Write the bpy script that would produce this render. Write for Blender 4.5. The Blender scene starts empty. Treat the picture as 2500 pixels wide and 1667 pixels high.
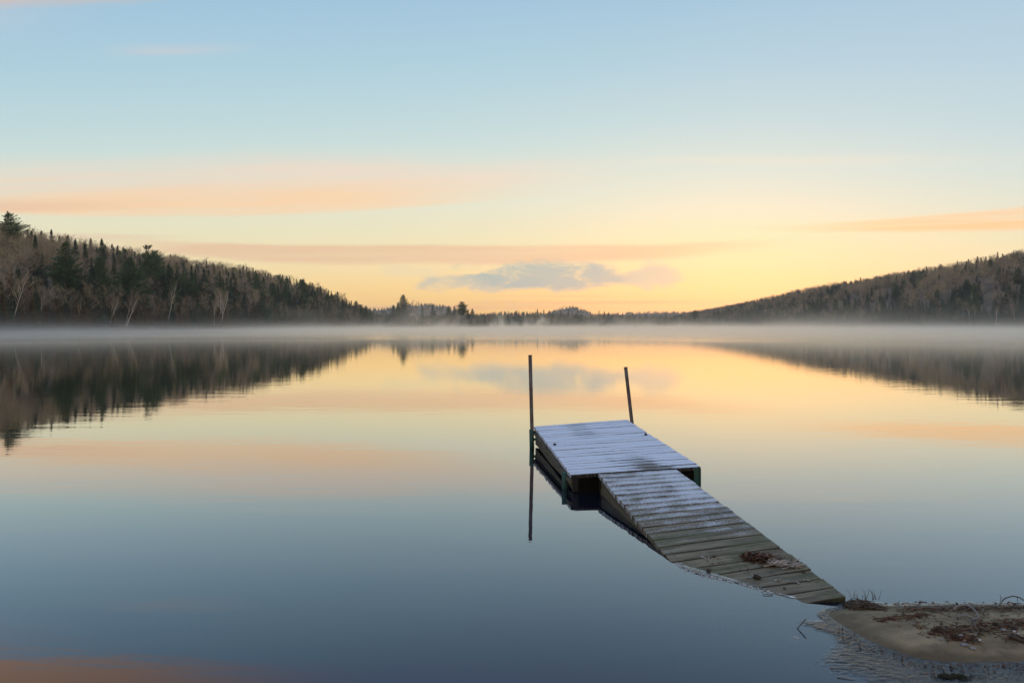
import bpy, math, random
import numpy as np
from mathutils import Vector, noise as mnoise

rnd = random.Random(7)
sc = bpy.context.scene
COL = sc.collection
F, CX, HY, CAMZ = 1944.4, 1250.0, 799.5, 1.6      # focal length, centre column and horizon row in photo pixels


def lin(r, g, b):
    f = lambda c: c / 12.92 if c <= 0.04045 else ((c + 0.055) / 1.055) ** 2.4
    return tuple(f(c / 255.0) for c in (r, g, b)) + (1.0,)


# ------------------------------------------------------------------ object helpers
def tag(o, label=None, cat=None, group=None, kind=None):
    if label: o['label'] = label
    if cat: o['category'] = cat
    if group: o['group'] = group
    if kind: o['kind'] = kind
    return o


def empty(name, loc, rz=0.0):
    o = bpy.data.objects.new(name, None)
    COL.objects.link(o)
    o.location = loc
    o.rotation_euler = (0, 0, rz)
    o.empty_display_size = 0.2
    return o


class MB:
    """collects faces; build() links them as one mesh object"""
    def __init__(self):
        self.v, self.f, self.uv, self.sm = [], [], {}, []

    def add(self, pts, faces, uvs=None, smooth=False):
        b = len(self.v)
        self.v.extend([tuple(p) for p in pts])
        if uvs:
            for i, u in enumerate(uvs): self.uv[b + i] = u
        for f in faces:
            self.f.append(tuple(b + i for i in f)); self.sm.append(smooth)
        return b

    def tri(self, a, b, c): self.add((a, b, c), ((0, 1, 2),))

    def tube(self, pts, radii, n=6, cap=True):
        pts = [Vector(p) for p in pts]
        V, Fc = [], []
        ref = None
        for i, p in enumerate(pts):
            d = (pts[min(i + 1, len(pts) - 1)] - pts[max(i - 1, 0)]).normalized()
            if ref is None:
                ref = Vector((1, 0, 0)) if abs(d.x) < 0.8 else Vector((0, 1, 0))
            s = (ref - d * ref.dot(d)).normalized(); t = d.cross(s); ref = s
            for k in range(n):
                a = 2 * math.pi * k / n
                V.append(p + (s * math.cos(a) + t * math.sin(a)) * radii[i])
        for i in range(len(pts) - 1):
            for k in range(n):
                k2 = (k + 1) % n
                Fc.append((i * n + k, i * n + k2, (i + 1) * n + k2, (i + 1) * n + k))
        if cap:
            Fc.append(tuple(range(n - 1, -1, -1)))
            Fc.append(tuple((len(pts) - 1) * n + k for k in range(n)))
        self.add(V, Fc, smooth=True)

    def box(self, c, s, rz=0.0):
        cx, cy, cz = c; a, b, d = s[0] / 2, s[1] / 2, s[2] / 2
        ca, sa = math.cos(rz), math.sin(rz)
        P = []
        for z in (-d, d):
            for x, y in ((-a, -b), (a, -b), (a, b), (-a, b)):
                P.append((cx + x * ca - y * sa, cy + x * sa + y * ca, cz + z))
        self.add(P, ((3, 2, 1, 0), (4, 5, 6, 7), (0, 1, 5, 4), (1, 2, 6, 5), (2, 3, 7, 6), (3, 0, 4, 7)))

    def hexa(self, P, uvs=None):
        """8 corners: bottom ring then top ring"""
        self.add(P, ((3, 2, 1, 0), (4, 5, 6, 7), (0, 1, 5, 4), (1, 2, 6, 5), (2, 3, 7, 6), (3, 0, 4, 7)), uvs)

    def mesh(self, name, mats, mi=None):
        me = bpy.data.meshes.new(name)
        me.from_pydata(self.v, [], self.f)
        me.polygons.foreach_set('use_smooth', self.sm)
        if self.uv:
            ul = me.uv_layers.new(name='UVMap')
            li = np.empty(len(me.loops), np.int32); me.loops.foreach_get('vertex_index', li)
            arr = np.zeros((len(self.v), 2), np.float32)
            for k, u in self.uv.items(): arr[k] = u
            ul.data.foreach_set('uv', arr[li].ravel())
        for m in mats: me.materials.append(m)
        if mi is not None: me.polygons.foreach_set('material_index', mi)
        me.update()
        return me

    def build(self, name, mat, parent=None, origin=None, **kw):
        if origin is not None:
            ox, oy, oz = origin
            self.v = [(x - ox, y - oy, z - oz) for x, y, z in self.v]
        o = bpy.data.objects.new(name, self.mesh(name, [mat]))
        COL.objects.link(o)
        if parent is not None: o.parent = parent
        elif origin is not None: o.location = origin
        tag(o, **kw)
        return o


# ------------------------------------------------------------------ node helpers
class NT:
    def __init__(self, tree):
        self.t = tree; tree.nodes.clear()

    def n(self, typ, **kw):
        nd = self.t.nodes.new(typ)
        for k, v in kw.items(): setattr(nd, k, v)
        return nd

    def put(self, sock, val):
        if val is None: return
        if isinstance(val, bpy.types.NodeSocket): self.t.links.new(val, sock)
        else: sock.default_value = val

    def m(self, op, a, b=None, c=None, clamp=False):
        nd = self.n('ShaderNodeMath', operation=op); nd.use_clamp = clamp
        self.put(nd.inputs[0], a)
        if b is not None: self.put(nd.inputs[1], b)
        if c is not None: self.put(nd.inputs[2], c)
        return nd.outputs[0]

    def add(self, a, b): return self.m('ADD', a, b)
    def sub(self, a, b): return self.m('SUBTRACT', a, b)
    def mul(self, a, b): return self.m('MULTIPLY', a, b)

    def ss(self, x, a, b, lo=0.0, hi=1.0, kind='SMOOTHSTEP'):
        nd = self.n('ShaderNodeMapRange', interpolation_type=kind)
        if kind == 'LINEAR': nd.clamp = True
        for i, v in enumerate((x, a, b, lo, hi)): self.put(nd.inputs[i], v)
        return nd.outputs[0]

    def mix(self, f, a, b, blend='MIX'):
        nd = self.n('ShaderNodeMix', data_type='RGBA', blend_type=blend)
        self.put(nd.inputs[0], f); self.put(nd.inputs[6], a); self.put(nd.inputs[7], b)
        return nd.outputs[2]

    def xyz(self, x, y, z):
        nd = self.n('ShaderNodeCombineXYZ')
        for i, v in enumerate((x, y, z)): self.put(nd.inputs[i], v)
        return nd.outputs[0]

    def sep(self, v):
        nd = self.n('ShaderNodeSeparateXYZ'); self.put(nd.inputs[0], v)
        return nd.outputs[0], nd.outputs[1], nd.outputs[2]

    def noise(self, vec, scale=1.0, detail=3.0, rough=0.5, dist=0.0, dim='3D'):
        nd = self.n('ShaderNodeTexNoise', noise_dimensions=dim)
        self.put(nd.inputs['Vector'], vec)
        nd.inputs['Scale'].default_value = scale; nd.inputs['Detail'].default_value = detail
        nd.inputs['Roughness'].default_value = rough; nd.inputs['Distortion'].default_value = dist
        return nd.outputs[0]

    def ramp(self, f, stops, interp='LINEAR'):
        nd = self.n('ShaderNodeValToRGB'); cr = nd.color_ramp; cr.interpolation = interp
        while len(cr.elements) < len(stops): cr.elements.new(0.5)
        for e, (p, c) in zip(cr.elements, stops):
            e.position = p; e.color = c
        self.put(nd.inputs[0], f)
        return nd.outputs[0]

    def bump(self, h, strength, dist):
        nd = self.n('ShaderNodeBump'); nd.inputs['Strength'].default_value = strength
        nd.inputs['Distance'].default_value = dist; self.put(nd.inputs['Height'], h)
        return nd.outputs[0]

    def pbsdf(self, col, rough=0.8, normal=None, spec=0.3, metal=0.0):
        nd = self.n('ShaderNodeBsdfPrincipled')
        self.put(nd.inputs['Base Color'], col); self.put(nd.inputs['Roughness'], rough)
        self.put(nd.inputs['Specular IOR Level'], spec); self.put(nd.inputs['Metallic'], metal)
        if normal is not None: self.put(nd.inputs['Normal'], normal)
        return nd.outputs[0]

    def out(self, s, vol=None):
        o = self.n('ShaderNodeOutputMaterial')
        if s is not None: self.put(o.inputs[0], s)
        if vol is not None: self.put(o.inputs[1], vol)

    def coord(self, which='Object'):
        return self.n('ShaderNodeTexCoord').outputs[which]

    def pos(self): return self.n('ShaderNodeNewGeometry').outputs['Position']

    def scalev(self, v, s):
        nd = self.n('ShaderNodeVectorMath', operation='MULTIPLY'); self.put(nd.inputs[0], v)
        nd.inputs[1].default_value = s
        return nd.outputs[0]


def mat(name):
    m = bpy.data.materials.new(name); m.use_nodes = True
    return m, NT(m.node_tree)


# ------------------------------------------------------------------ world: dawn sky with cloud bands
SUN_AZ, SUN_EL = 16.0, 1.2          # the sun is still behind the right-hand ridge


def make_world():
    w = bpy.data.worlds.new('World'); sc.world = w; w.use_nodes = True
    N = NT(w.node_tree)
    x, y, z = N.sep(N.coord('Generated'))
    hor = N.m('SQRT', N.add(N.mul(x, x), N.mul(y, y)))
    den = N.m('MAXIMUM', y, N.m('MAXIMUM', N.mul(hor, 0.5), 0.02))
    u = N.m('DIVIDE', x, den); v = N.m('DIVIDE', z, den)
    px = N.m('MULTIPLY_ADD', u, 1.829, 1.176)            # sky-plane coordinates, thousandths
    py = N.m('MULTIPLY_ADD', v, -1.829, 0.752)
    S = SKY
    grad = N.ramp(N.m('DIVIDE', v, 1.0, clamp=True), [(p, lin(*c)) for p, c in S], 'EASE' if False else 'LINEAR')
    # right-hand glow
    glow = N.mul(N.ss(px, 0.9, 1.9), N.mul(N.ss(px, 3.2, 2.2), N.ss(v, 0.115, 0.02)))
    grad = N.mix(N.mul(glow, 0.30), grad, lin(255, 231, 196))
    rt = N.mul(N.ss(px, 1.2, 2.6), N.ss(v, 0.05, 0.3))
    grad = N.mix(N.mul(rt, 0.30), grad, lin(200, 212, 222))
    # behind the viewer: warmer, its low part brightened as added fill light
    back = N.ss(y, 0.15, -0.5)
    grad = N.mix(back, grad, N.ramp(N.m('MAXIMUM', z, 0.0), [(0.0, lin(214, 186, 176)), (0.15, lin(246, 212, 190)), (0.45, lin(206, 206, 208)), (1.0, lin(140, 168, 208))]))
    low = N.mul(back, N.ss(z, 0.75, 0.25))
    grad = N.mix(low, grad, N.mix(1.0, grad, (2.1, 1.92, 1.70, 1), 'MULTIPLY'))
    grad = N.mix(N.ss(z, 0.5, 0.9), grad, N.mix(1.0, grad, (1.22, 1.3, 1.38, 1), 'MULTIPLY'))  # overhead sky brightened too, added fill for frost and sand
    front = N.ss(y, 0.05, 0.3)
    # noise fields
    warp = N.noise(N.xyz(N.mul(px, 2.2), N.mul(py, 9.0), 0.3), 1.0, 4.0, 0.55)
    wob = N.sub(warp, 0.5)
    streak = N.noise(N.xyz(N.mul(px, 1.6), N.mul(N.m('MULTIPLY_ADD', px, 0.03, py), 42.0), 2.7), 1.0, 5.0, 0.6)
    puff = N.noise(N.xyz(N.mul(px, 11.0), N.mul(py, 30.0), 5.1), 1.0, 7.0, 0.62, 0.5)

    def poly(pts, deg):
        c = np.polyfit([p[0] / 1000 for p in pts], [p[1] / 1000 for p in pts], deg)
        r = float(c[0])
        for k in c[1:]:
            r = N.m('MULTIPLY_ADD', r, px, float(k)) if not isinstance(r, float) else N.m('MULTIPLY_ADD', px, r, float(k))
        return r

    def band(col, x0, x1, sl, sr, top, bot, st, sb, stren, amp=0.02, deg=2, sk=0.5):
        q = N.m('MULTIPLY_ADD', wob, amp, py)
        a = N.sub(q, poly(top, min(deg, len(top) - 1))); b = N.sub(q, poly(bot, min(deg, len(bot) - 1)))
        k = N.mul(N.ss(a, -st, st), N.ss(b, sb, -sb))
        if x0 is not None: k = N.mul(k, N.ss(px, x0 - sl, x0 + sl))
        if x1 is not None: k = N.mul(k, N.ss(px, x1 + sr, x1 - sr))
        tex = N.ss(streak, 0.28, 0.62, 1.0 - sk, 1.0)
        return N.mul(N.mul(k, tex), N.mul(front, stren)), lin(*col)

    B = []
    B.append(band((242, 212, 188), None, 1.36, 0, 0.25, [(0, 385), (700, 372), (1300, 380)], [(0, 445), (700, 445), (1300, 412)], 0.04, 0.03, 0.75, 0.05, 2, 0.45))
    B.append(band((250, 206, 162), None, 1.05, 0, 0.38, [(0, 448), (350, 440), (700, 420), (1200, 430)], [(0, 488), (400, 496), (700, 488), (1150, 458)], 0.026, 0.008, 0.85, 0.02, 2, 0.40))
    B.append(band((226, 186, 158), None, 0.22, 0, 0.25, [(0, 462), (300, 460)], [(0, 486), (300, 482)], 0.012, 0.006, 0.6, 0.01))
    B.append(band((228, 192, 158), 0.30, 1.66, 0.18, 0.24, [(200, 545), (420, 554), (620, 558), (800, 566), (1176, 564), (1750, 553)], [(200, 566), (420, 593), (700, 599), (1176, 607), (1500, 594), (1750, 574)], 0.006, 0.009, 0.95, 0.022, 3, 0.34))
    B.append(band((222, 192, 168), None, 0.40, 0, 0.12, [(0, 534), (450, 541)], [(0, 550), (450, 552)], 0.004, 0.006, 0.5, 0.006, 1))
    B.append(band((250, 200, 148), 1.82, None, 0.22, 0, [(1740, 521), (2000, 506), (2352, 473), (2700, 430)], [(1740, 529), (2000, 531), (2352, 528), (2700, 520)], 0.006, 0.008, 1.0, 0.006, 2, 0.6))
    B.append(band((240, 224, 200), 1.45, 2.2, 0.25, 0.3, [(1400, 366), (2300, 352)], [(1400, 376), (2300, 380)], 0.012, 0.012, 0.35, 0.02, 1))
    B.append(band((222, 172, 128), 1.08, 1.62, 0.10, 0.12, [(1000, 692), (1650, 690)], [(1000, 699), (1650, 697)], 0.003, 0.003, 0.6, 0.004, 1, 0.6))
    B.append(band((226, 178, 130), 0.92, 1.40, 0.08, 0.15, [(900, 700), (1450, 703)], [(900, 712), (1450, 708)], 0.003, 0.003, 0.5, 0.004, 1, 0.6))
    B.append(band((228, 182, 132), 1.15, 1.5, 0.1, 0.1, [(1100, 678), (1550, 677)], [(1100, 683), (1550, 682)], 0.003, 0.003, 0.4, 0.004, 1, 0.6))
    B.append(band((212, 178, 140), 0.80, 1.08, 0.06, 0.06, [(800, 701), (1100, 705)], [(800, 712), (1100, 716)], 0.005, 0.005, 0.5, 0.004, 1, 0.5))
    B.append(band((228, 204, 196), 0.28, 0.52, 0.08, 0.12, [(200, 112), (600, 104)], [(200, 130), (600, 118)], 0.014, 0.012, 0.36, 0.015, 1, 0.4))
    B.append(band((196, 201, 210), None, 0.10, 0, 0.2, [(-300, -100), (300, -60)], [(-300, 120), (300, 60)], 0.05, 0.05, 0.36, 0.08, 1, 0.4))
    # high veil above the frame, seen only mirrored in the water
    B.append(band((248, 180, 116), None, 0.55, 0, 0.35, [(-400, -220), (800, -160)], [(-400, 30), (100, -6), (800, -22)], 0.05, 0.03, 0.85, 0.05, 2, 0.2))
    B.append(band((176, 166, 214), 0.6, 1.5, 0.4, 0.5, [(0, -80), (2000, -80)], [(0, 0), (2000, -30)], 0.03, 0.03, 0.35, 0.05, 1, 0.4))
    # low grey cloud over the gap in the hills
    def blob(cx, cy, rx, ry, col, stren, lo, hi):
        a = N.m('DIVIDE', N.sub(px, cx), rx); b = N.m('DIVIDE', N.sub(py, cy), ry)
        b = N.mul(b, N.ss(b, 0.0, 0.5, 1.0, 1.25))
        r2 = N.add(N.mul(a, a), N.mul(b, b))
        k = N.sub(N.m('MULTIPLY_ADD', N.sub(puff, 0.5), 3.8, 0.9), r2)
        return N.mul(N.ss(k, lo, hi), N.mul(front, stren)), lin(*col)
    B.append(blob(1.09, 0.652, 0.17, 0.030, (190, 192, 178), 0.85, -0.1, 0.9))
    B.append(blob(1.26, 0.637, 0.22, 0.040, (150, 178, 180), 0.95, -0.35, 0.9))
    B.append(blob(1.365, 0.640, 0.07, 0.03, (154, 179, 180), 0.85, -0.3, 1.0))
    B.append(blob(1.505, 0.636, 0.075, 0.040, (190, 194, 180), 0.9, -0.2, 0.8))
    B.append(blob(0.95, 0.625, 0.10, 0.02, (226, 214, 176), 0.5, 0.0, 0.8))
    c = grad
    for k, cc in B: c = N.mix(k, c, cc)
    st = N.n('ShaderNodeTexSky'); st.sky_type = 'NISHITA'; st.sun_disc = False
    st.sun_elevation = math.radians(SUN_EL); st.sun_rotation = math.radians(SUN_AZ)
    bg = N.n('ShaderNodeBackground'); N.put(bg.inputs[0], c); bg.inputs[1].default_value = SKY_GAIN
    bg2 = N.n('ShaderNodeBackground'); N.put(bg2.inputs[0], st.outputs[0]); bg2.inputs[1].default_value = 0.03
    ad = N.n('ShaderNodeAddShader')
    N.put(ad.inputs[0], bg.outputs[0]); N.put(ad.inputs[1], bg2.outputs[0])
    o = N.n('ShaderNodeOutputWorld'); N.put(o.inputs[0], ad.outputs[0])


# tangent of elevation -> colour
SKY = [(0.0, (252, 188, 84)), (0.022, (252, 203, 110)), (0.05, (249, 214, 144)), (0.083, (240, 221, 174)),
       (0.115, (231, 224, 187)), (0.15, (223, 224, 202)), (0.20, (206, 221, 213)), (0.255, (187, 213, 217)), (0.33, (169, 203, 218)),
       (0.41, (156, 193, 217)), (0.6, (138, 172, 216)), (1.0, (125, 163, 212))]
SKY_GAIN = 1.0
make_world()

# ------------------------------------------------------------------ terrain
def smooth(a, b, x):
    t = np.clip((x - a) / (b - a), 0, 1)
    return t * t * (3 - 2 * t)


def ip(x, pts):
    return np.interp(x, [p[0] for p in pts], [p[1] for p in pts])


SH_L = [(-100, -60), (0, -120), (200, -158), (300, -165), (500, -158), (760, -137), (800, -150), (950, -190), (1200, -210), (2500, -200)]
SH_R = [(-100, 60), (0, 420), (300, 410), (600, 386), (900, 366), (1200, 345), (1500, 330), (2500, 330)]
H_L = [(0, 40), (400, 43), (600, 46), (760, 45), (900, 47), (1100, 43), (1300, 30), (1600, 15), (2500, 8)]
H_R = [(0, 84), (900, 81), (1200, 70), (1300, 65), (1500, 51), (1700, 43), (1900, 36), (2300, 15), (3500, 10)]


def vnoise(x, y, s, seed=0.0):
    x = np.asarray(x, float); y = np.asarray(y, float)
    return (np.sin(x / s * 1.7 + seed) * np.cos(y / s * 1.3 - seed * 2) + 0.5 * np.sin(x / s * 3.1 - y / s * 2.3 + seed * 3) + 0.3 * np.sin(x / s * 5.3 + y / s * 6.1 + seed)) / 1.8


def land(x, y):
    """ground height (m) above the water, negative for lake bed"""
    x = np.asarray(x, float); y = np.asarray(y, float)
    dl = ip(y, SH_L) - x + 4 * vnoise(y, x * 0, 40)
    dr = x - ip(y, SH_R) + 6 * vnoise(y, x * 0, 60, 2)
    df = y - 1290 + 10 * vnoise(x, y * 0, 80, 1)
    hl = ip(y, H_L) * (1 - np.exp(-np.maximum(dl, 0) / 55)) * (1 + 0.05 * vnoise(x, y, 70, 5))
    hr = ip(y, H_R) * (1 - np.exp(-np.maximum(dr, 0) / 105)) * (1 + 0.05 * vnoise(x, y, 110, 3))
    hf = 9 * (1 - np.exp(-np.maximum(df, 0) / 60)) + 3 * vnoise(x, y, 260, 4) * smooth(1290, 1500, y)
    hf = hf + 14 * np.exp(-(((x - 25) / 130) ** 2 + ((y - 1750) / 260) ** 2))
    for cx, cy, sx, sy, h in ((250, 3400, 120, 500, 66), (-330, 3300, 185, 500, 74), (60, 4300, 900, 600, 40), (-700, 3000, 260, 700, 60), (900, 4000, 500, 600, 50)):
        hf = hf + h * np.exp(-(((x - cx) / sx) ** 2 + ((y - cy) / sy) ** 2)) * smooth(1400, 2200, y)
    e = 1 - ((x + 82) / 68) ** 2 - ((y - 880) / 60) ** 2
    hp = 3.5 * np.clip(e, 0, 1) ** 0.5
    db = 1.6 - y + 0.4 * np.sin(x * 0.7)                       # beach under and behind the viewer
    hb = 0.3 * (1 - np.exp(-np.maximum(db, 0) / 1.5)) + np.maximum(db - 6, 0) * 0.05
    hb = np.minimum(hb, 6)
    d = np.maximum.reduce([dl, dr, df, 60 * np.minimum(e, 1), db])
    bed = -0.10 - 2.2 * (1 - np.exp(-np.maximum(-d, 0) / 9))
    return np.where(d > 0, np.maximum.reduce([np.where(dl > 0, hl, -9), np.where(dr > 0, hr, -9), np.where(df > 0, hf, -9), np.where(e > 0, hp, -9), np.where(db > 0, hb, -9)]) + 0.02, bed)


def hgt(x, y): return float(land(np.array([x]), np.array([y]))[0])


def make_ground():
    az = np.radians(np.concatenate([np.arange(-180, -44, 4.0), np.arange(-44, 44, 0.35), np.arange(44, 180, 4.0)]))
    r = np.concatenate([[0.4], np.geomspace(0.8, 100, 40), np.geomspace(108, 2400, 190), np.geomspace(2500, 6000, 40)])
    A, R = np.meshgrid(az, r)
    X = R * np.sin(A); Y = R * np.cos(A)
    Z = land(X, Y)
    nr, na = A.shape
    V = np.stack([X, Y, Z], -1).reshape(-1, 3)
    i = np.arange(nr - 1)[:, None]; j = np.arange(na)[None, :]; j2 = (j + 1) % na
    Q = np.stack([i * na + j, i * na + j2, (i + 1) * na + j2, (i + 1) * na + j], -1).reshape(-1, 4)[:, ::-1]
    fan = [tuple(range(na - 1, -1, -1))]
    me = bpy.data.meshes.new('ground')
    me.from_pydata(V.tolist(), [], Q.tolist())
    me.polygons.foreach_set('use_smooth', [True] * len(me.polygons))
    m, N = mat('forest_floor')
    p = N.pos(); x, y, z = N.sep(p)
    a = N.noise(p, 0.05, 5, 0.6); b = N.noise(p, 0.6, 4, 0.6)
    soil = N.mix(N.ss(a, 0.35, 0.65), (0.10, 0.078, 0.055, 1), (0.17, 0.135, 0.095, 1))
    soil = N.mix(N.ss(b, 0.45, 0.7, 0, 0.6), soil, (0.05, 0.045, 0.03, 1))
    silt = N.mix(N.ss(N.noise(p, 0.9, 4), 0.3, 0.7), (0.016, 0.018, 0.020, 1), (0.028, 0.029, 0.028, 1))
    col = N.mix(N.ss(z, -0.03, 0.04), silt, soil)
    N.out(N.pbsdf(col, 0.95, spec=0.1))
    me.materials.append(m)
    o = bpy.data.objects.new('ground', me); COL.objects.link(o)
    tag(o, 'wooded brown shores and dark lake bed around the calm lake', 'ground', kind='structure')


make_ground()

# ------------------------------------------------------------------ water
def make_water():
    m, N = mat('lake_water')
    p = N.pos(); x, y, z = N.sep(p)
    dist = N.m('SQRT', N.add(N.mul(x, x), N.mul(y, y)))
    n1 = N.noise(N.scalev(p, (0.6, 1.8, 1.0)), 1.0, 4, 0.6)
    n2 = N.noise(N.scalev(p, (2.0, 5.0, 1.0)), 1.0, 2, 0.5)
    h = N.add(N.mul(n1, 1.0), N.mul(n2, 0.10))
    calm = N.bump(h, 1.0, 0.0022)
    lw = N.n('ShaderNodeLayerWeight'); lw.inputs[0].default_value = 0.5
    cosv = N.sub(1.0, lw.outputs['Facing'])
    refl = N.add(0.02, N.m('POWER', 2.71828, N.mul(-1.0, N.m('POWER', N.m('DIVIDE', cosv, WATER_C), 1.6))))
    gl = N.n('ShaderNodeBsdfGlossy'); gl.inputs['Roughness'].default_value = 0.0
    N.put(gl.inputs['Normal'], calm); N.put(gl.inputs['Color'], N.mix(N.ss(cosv, 0.05, 0.26), (1.0, 0.97, 0.90, 1), (0.865, 0.92, 1.0, 1)))
    # breeze-roughened belt far out
    n3 = N.noise(N.scalev(p, (0.012, 0.03, 1.0)), 1.0, 4, 0.6)
    belt = N.ss(N.m('MULTIPLY_ADD', N.sub(n3, 0.5), 46.0, N.add(dist, N.mul(N.ss(x, 0.0, 40.0), 25.0))), 82, 122)
    gl.inputs['Roughness'].default_value = 0.0
    N.put(gl.inputs['Roughness'], N.mul(belt, 0.09))
    tr = N.n('ShaderNodeBsdfTransparent'); tr.inputs[0].default_value = (0.45, 0.52, 0.56, 1)
    mx = N.n('ShaderNodeMixShader'); N.put(mx.inputs[0], refl)
    # light scattered back by the water body itself
    bd = N.n('ShaderNodeBsdfDiffuse'); bd.inputs[0].default_value = (0.006, 0.010, 0.022, 1)
    wb = N.n('ShaderNodeMixShader'); wb.inputs[0].default_value = 0.6
    N.put(wb.inputs[1], tr.outputs[0]); N.put(wb.inputs[2], bd.outputs[0])
    N.put(mx.inputs[1], wb.outputs[0]); N.put(mx.inputs[2], gl.outputs[0])
    N.out(mx.outputs[0])
    mb = MB()
    mb.add([(-700, -60, 0), (900, -60, 0), (900, 1700, 0), (-700, 1700, 0)], [(0, 1, 2, 3)])
    o = mb.build('lake_water', m)
    tag(o, 'calm mirror lake reflecting the dawn sky', 'water', kind='structure')


WATER_C = 0.255
make_water()

# ------------------------------------------------------------------ vegetation materials
def foliage_mat(name, c1, c2, spec=0.15, ns=0.35):
    m, N = mat(name)
    info = N.n('ShaderNodeObjectInfo').outputs['Random']
    p = N.pos()
    a = N.noise(p, ns, 3, 0.6)
    k = N.m('MULTIPLY_ADD', info, 0.6, N.mul(N.ss(a, 0.3, 0.7), 0.4), clamp=True)
    N.out(N.pbsdf(N.mix(k, c1 + (1,), c2 + (1,)), 0.9, spec=spec))
    return m


M_PINE = foliage_mat('pine_needles', (0.055, 0.100, 0.048), (0.115, 0.165, 0.070))
M_SPRUCE = foliage_mat('spruce_needles', (0.038, 0.070, 0.046), (0.082, 0.120, 0.060))
M_CEDAR = foliage_mat('cedar_sprays', (0.100, 0.092, 0.040), (0.165, 0.125, 0.055))
M_TWIG = foliage_mat('bare_twigs', (0.205, 0.178, 0.106), (0.420, 0.362, 0.218), 0.1, 0.02)
M_TWIGR = foliage_mat('reddish_twigs', (0.210, 0.168, 0.126), (0.400, 0.325, 0.240), 0.1, 0.02)
M_BRUSH = foliage_mat('brush_twigs', (0.090, 0.076, 0.048), (0.175, 0.140, 0.090), 0.1, 0.1)
M_BARK = foliage_mat('grey_bark', (0.085, 0.072, 0.055), (0.17, 0.145, 0.112), 0.1, 0.5)
M_DARKBARK = foliage_mat('pine_bark', (0.075, 0.060, 0.048), (0.115, 0.095, 0.075), 0.1, 0.5)


def birch_mat():
    m, N = mat('birch_bark')
    p = N.coord('Object')
    a = N.noise(N.scalev(p, (1.5, 1.5, 5.0)), 1.0, 3, 0.6)
    N.out(N.pbsdf(N.mix(N.ss(a, 0.55, 0.68), (0.70, 0.66, 0.57, 1), (0.10, 0.085, 0.07, 1)), 0.8, spec=0.2))
    return m


M_BIRCH = birch_mat()


# ------------------------------------------------------------------ tree shapes (unit: metres)
def conifer(seed, H=26.0, R=4.5, cb=0.30, style='pine', det=1.0, one_sided=0.0):
    r = random.Random(seed); T, C = MB(), MB()
    lean = Vector((r.uniform(-.02, .02), r.uniform(-.02, .02), 0))
    cl = lambda z: Vector((math.sin(z * .21 + seed) * .12, math.cos(z * .17 + seed) * .12, 0)) + lean * z
    zs = [0, H * .12, H * .3, H * .5, H * .7, H * .88, H]
    rb = H * (0.013 if style == 'pine' else 0.011)
    T.tube([cl(z) + Vector((0, 0, z)) for z in zs], [rb * 1.25 * (1 - z / H) ** .8 + 0.03 for z in zs], 6)
    z = cb * H
    gap = H * (0.040 if style == 'pine' else 0.036 if style == 'ragged' else 0.028) / det ** .5
    k = 0
    while z < H * 0.985:
        t = (z - cb * H) / (H - cb * H)
        if style == 'pine': prof = (1 - t) ** .62 * min(1, (t + .18) / .35) * r.uniform(.6, 1.15)
        elif style == 'ragged': prof = (1 - t) ** .5 * min(1, (t + .2) / .4) * r.choice((.35, .55, .8, 1.1, 1.25))
        else: prof = (1 - t) ** .95 * min(1, (t + .3) / .36) * r.uniform(.72, 1.12)
        nb = 5 if style != 'spruce' else 6
        a0 = k * 2.4 + r.uniform(-.4, .4)
        for b in range(nb):
            a = a0 + b * 2 * math.pi / nb + r.uniform(-.3, .3)
            L = R * prof * r.uniform(.7, 1.12) * (1 + one_sided * math.cos(a))
            if L < .25: L = .25
            up = {'pine': .02 + .55 * t, 'ragged': .12 + .5 * t, 'spruce': -.30 + .55 * t}[style] + r.uniform(-.08, .08)
            d = Vector((math.cos(a), math.sin(a), 0)); side = Vector((-d.y, d.x, 0))
            base = cl(z) + Vector((0, 0, z))
            P = lambda s: base + d * (L * s) + Vector((0, 0, L * (up * s + (.22 if style != 'spruce' else .12) * s * s - (.10 * s if style == 'spruce' else 0))))
            tip = P(.95); w = .02 + .012 * L
            T.tri(base + Vector((0, 0, w)), base - Vector((0, 0, w)), tip)
            nk = max(2, int(L / .62 * det) + 1)
            for q in range(nk):
                s = .22 + .8 * (q + r.uniform(-.3, .3)) / nk
                c = P(s)
                wid = L * .30 * (1.1 - abs(s - .55)) if style != 'spruce' else L * .22 * (1.15 - s)
                for _ in range(int(6 * min(1.7, max(.6, det)))):
                    o = c + side * r.uniform(-1, 1) * wid + Vector((0, 0, r.uniform(-.12, .16) + .05 * r.random() * L * .3))
                    g = (d * r.uniform(.2, 1.0) + side * r.uniform(-.8, .8) + Vector((0, 0, r.uniform(-.15, .55)))).normalized()
                    hh = g.cross(Vector((r.uniform(-1, 1), r.uniform(-1, 1), r.uniform(-1, 1)))).normalized()
                    sz = r.uniform(.34, .70) / det ** .2 * (1.1 - .5 * t)
                    C.tri(o - hh * sz * .30, o + hh * sz * .30, o + g * sz * 1.5)
        z += gap * r.uniform(.75, 1.25) * (1.0 if t < .85 else .75)
        k += 1
    for _ in range(14):
        o = cl(H) + Vector((0, 0, H - .5 + r.random() * .6))
        g = Vector((r.uniform(-.6, .6), r.uniform(-.6, .6), 1)).normalized(); hh = g.cross(Vector((r.random(), 1, 0))).normalized()
        C.tri(o - hh * .14, o + hh * .14, o + g * .7)
    return T, C


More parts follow.
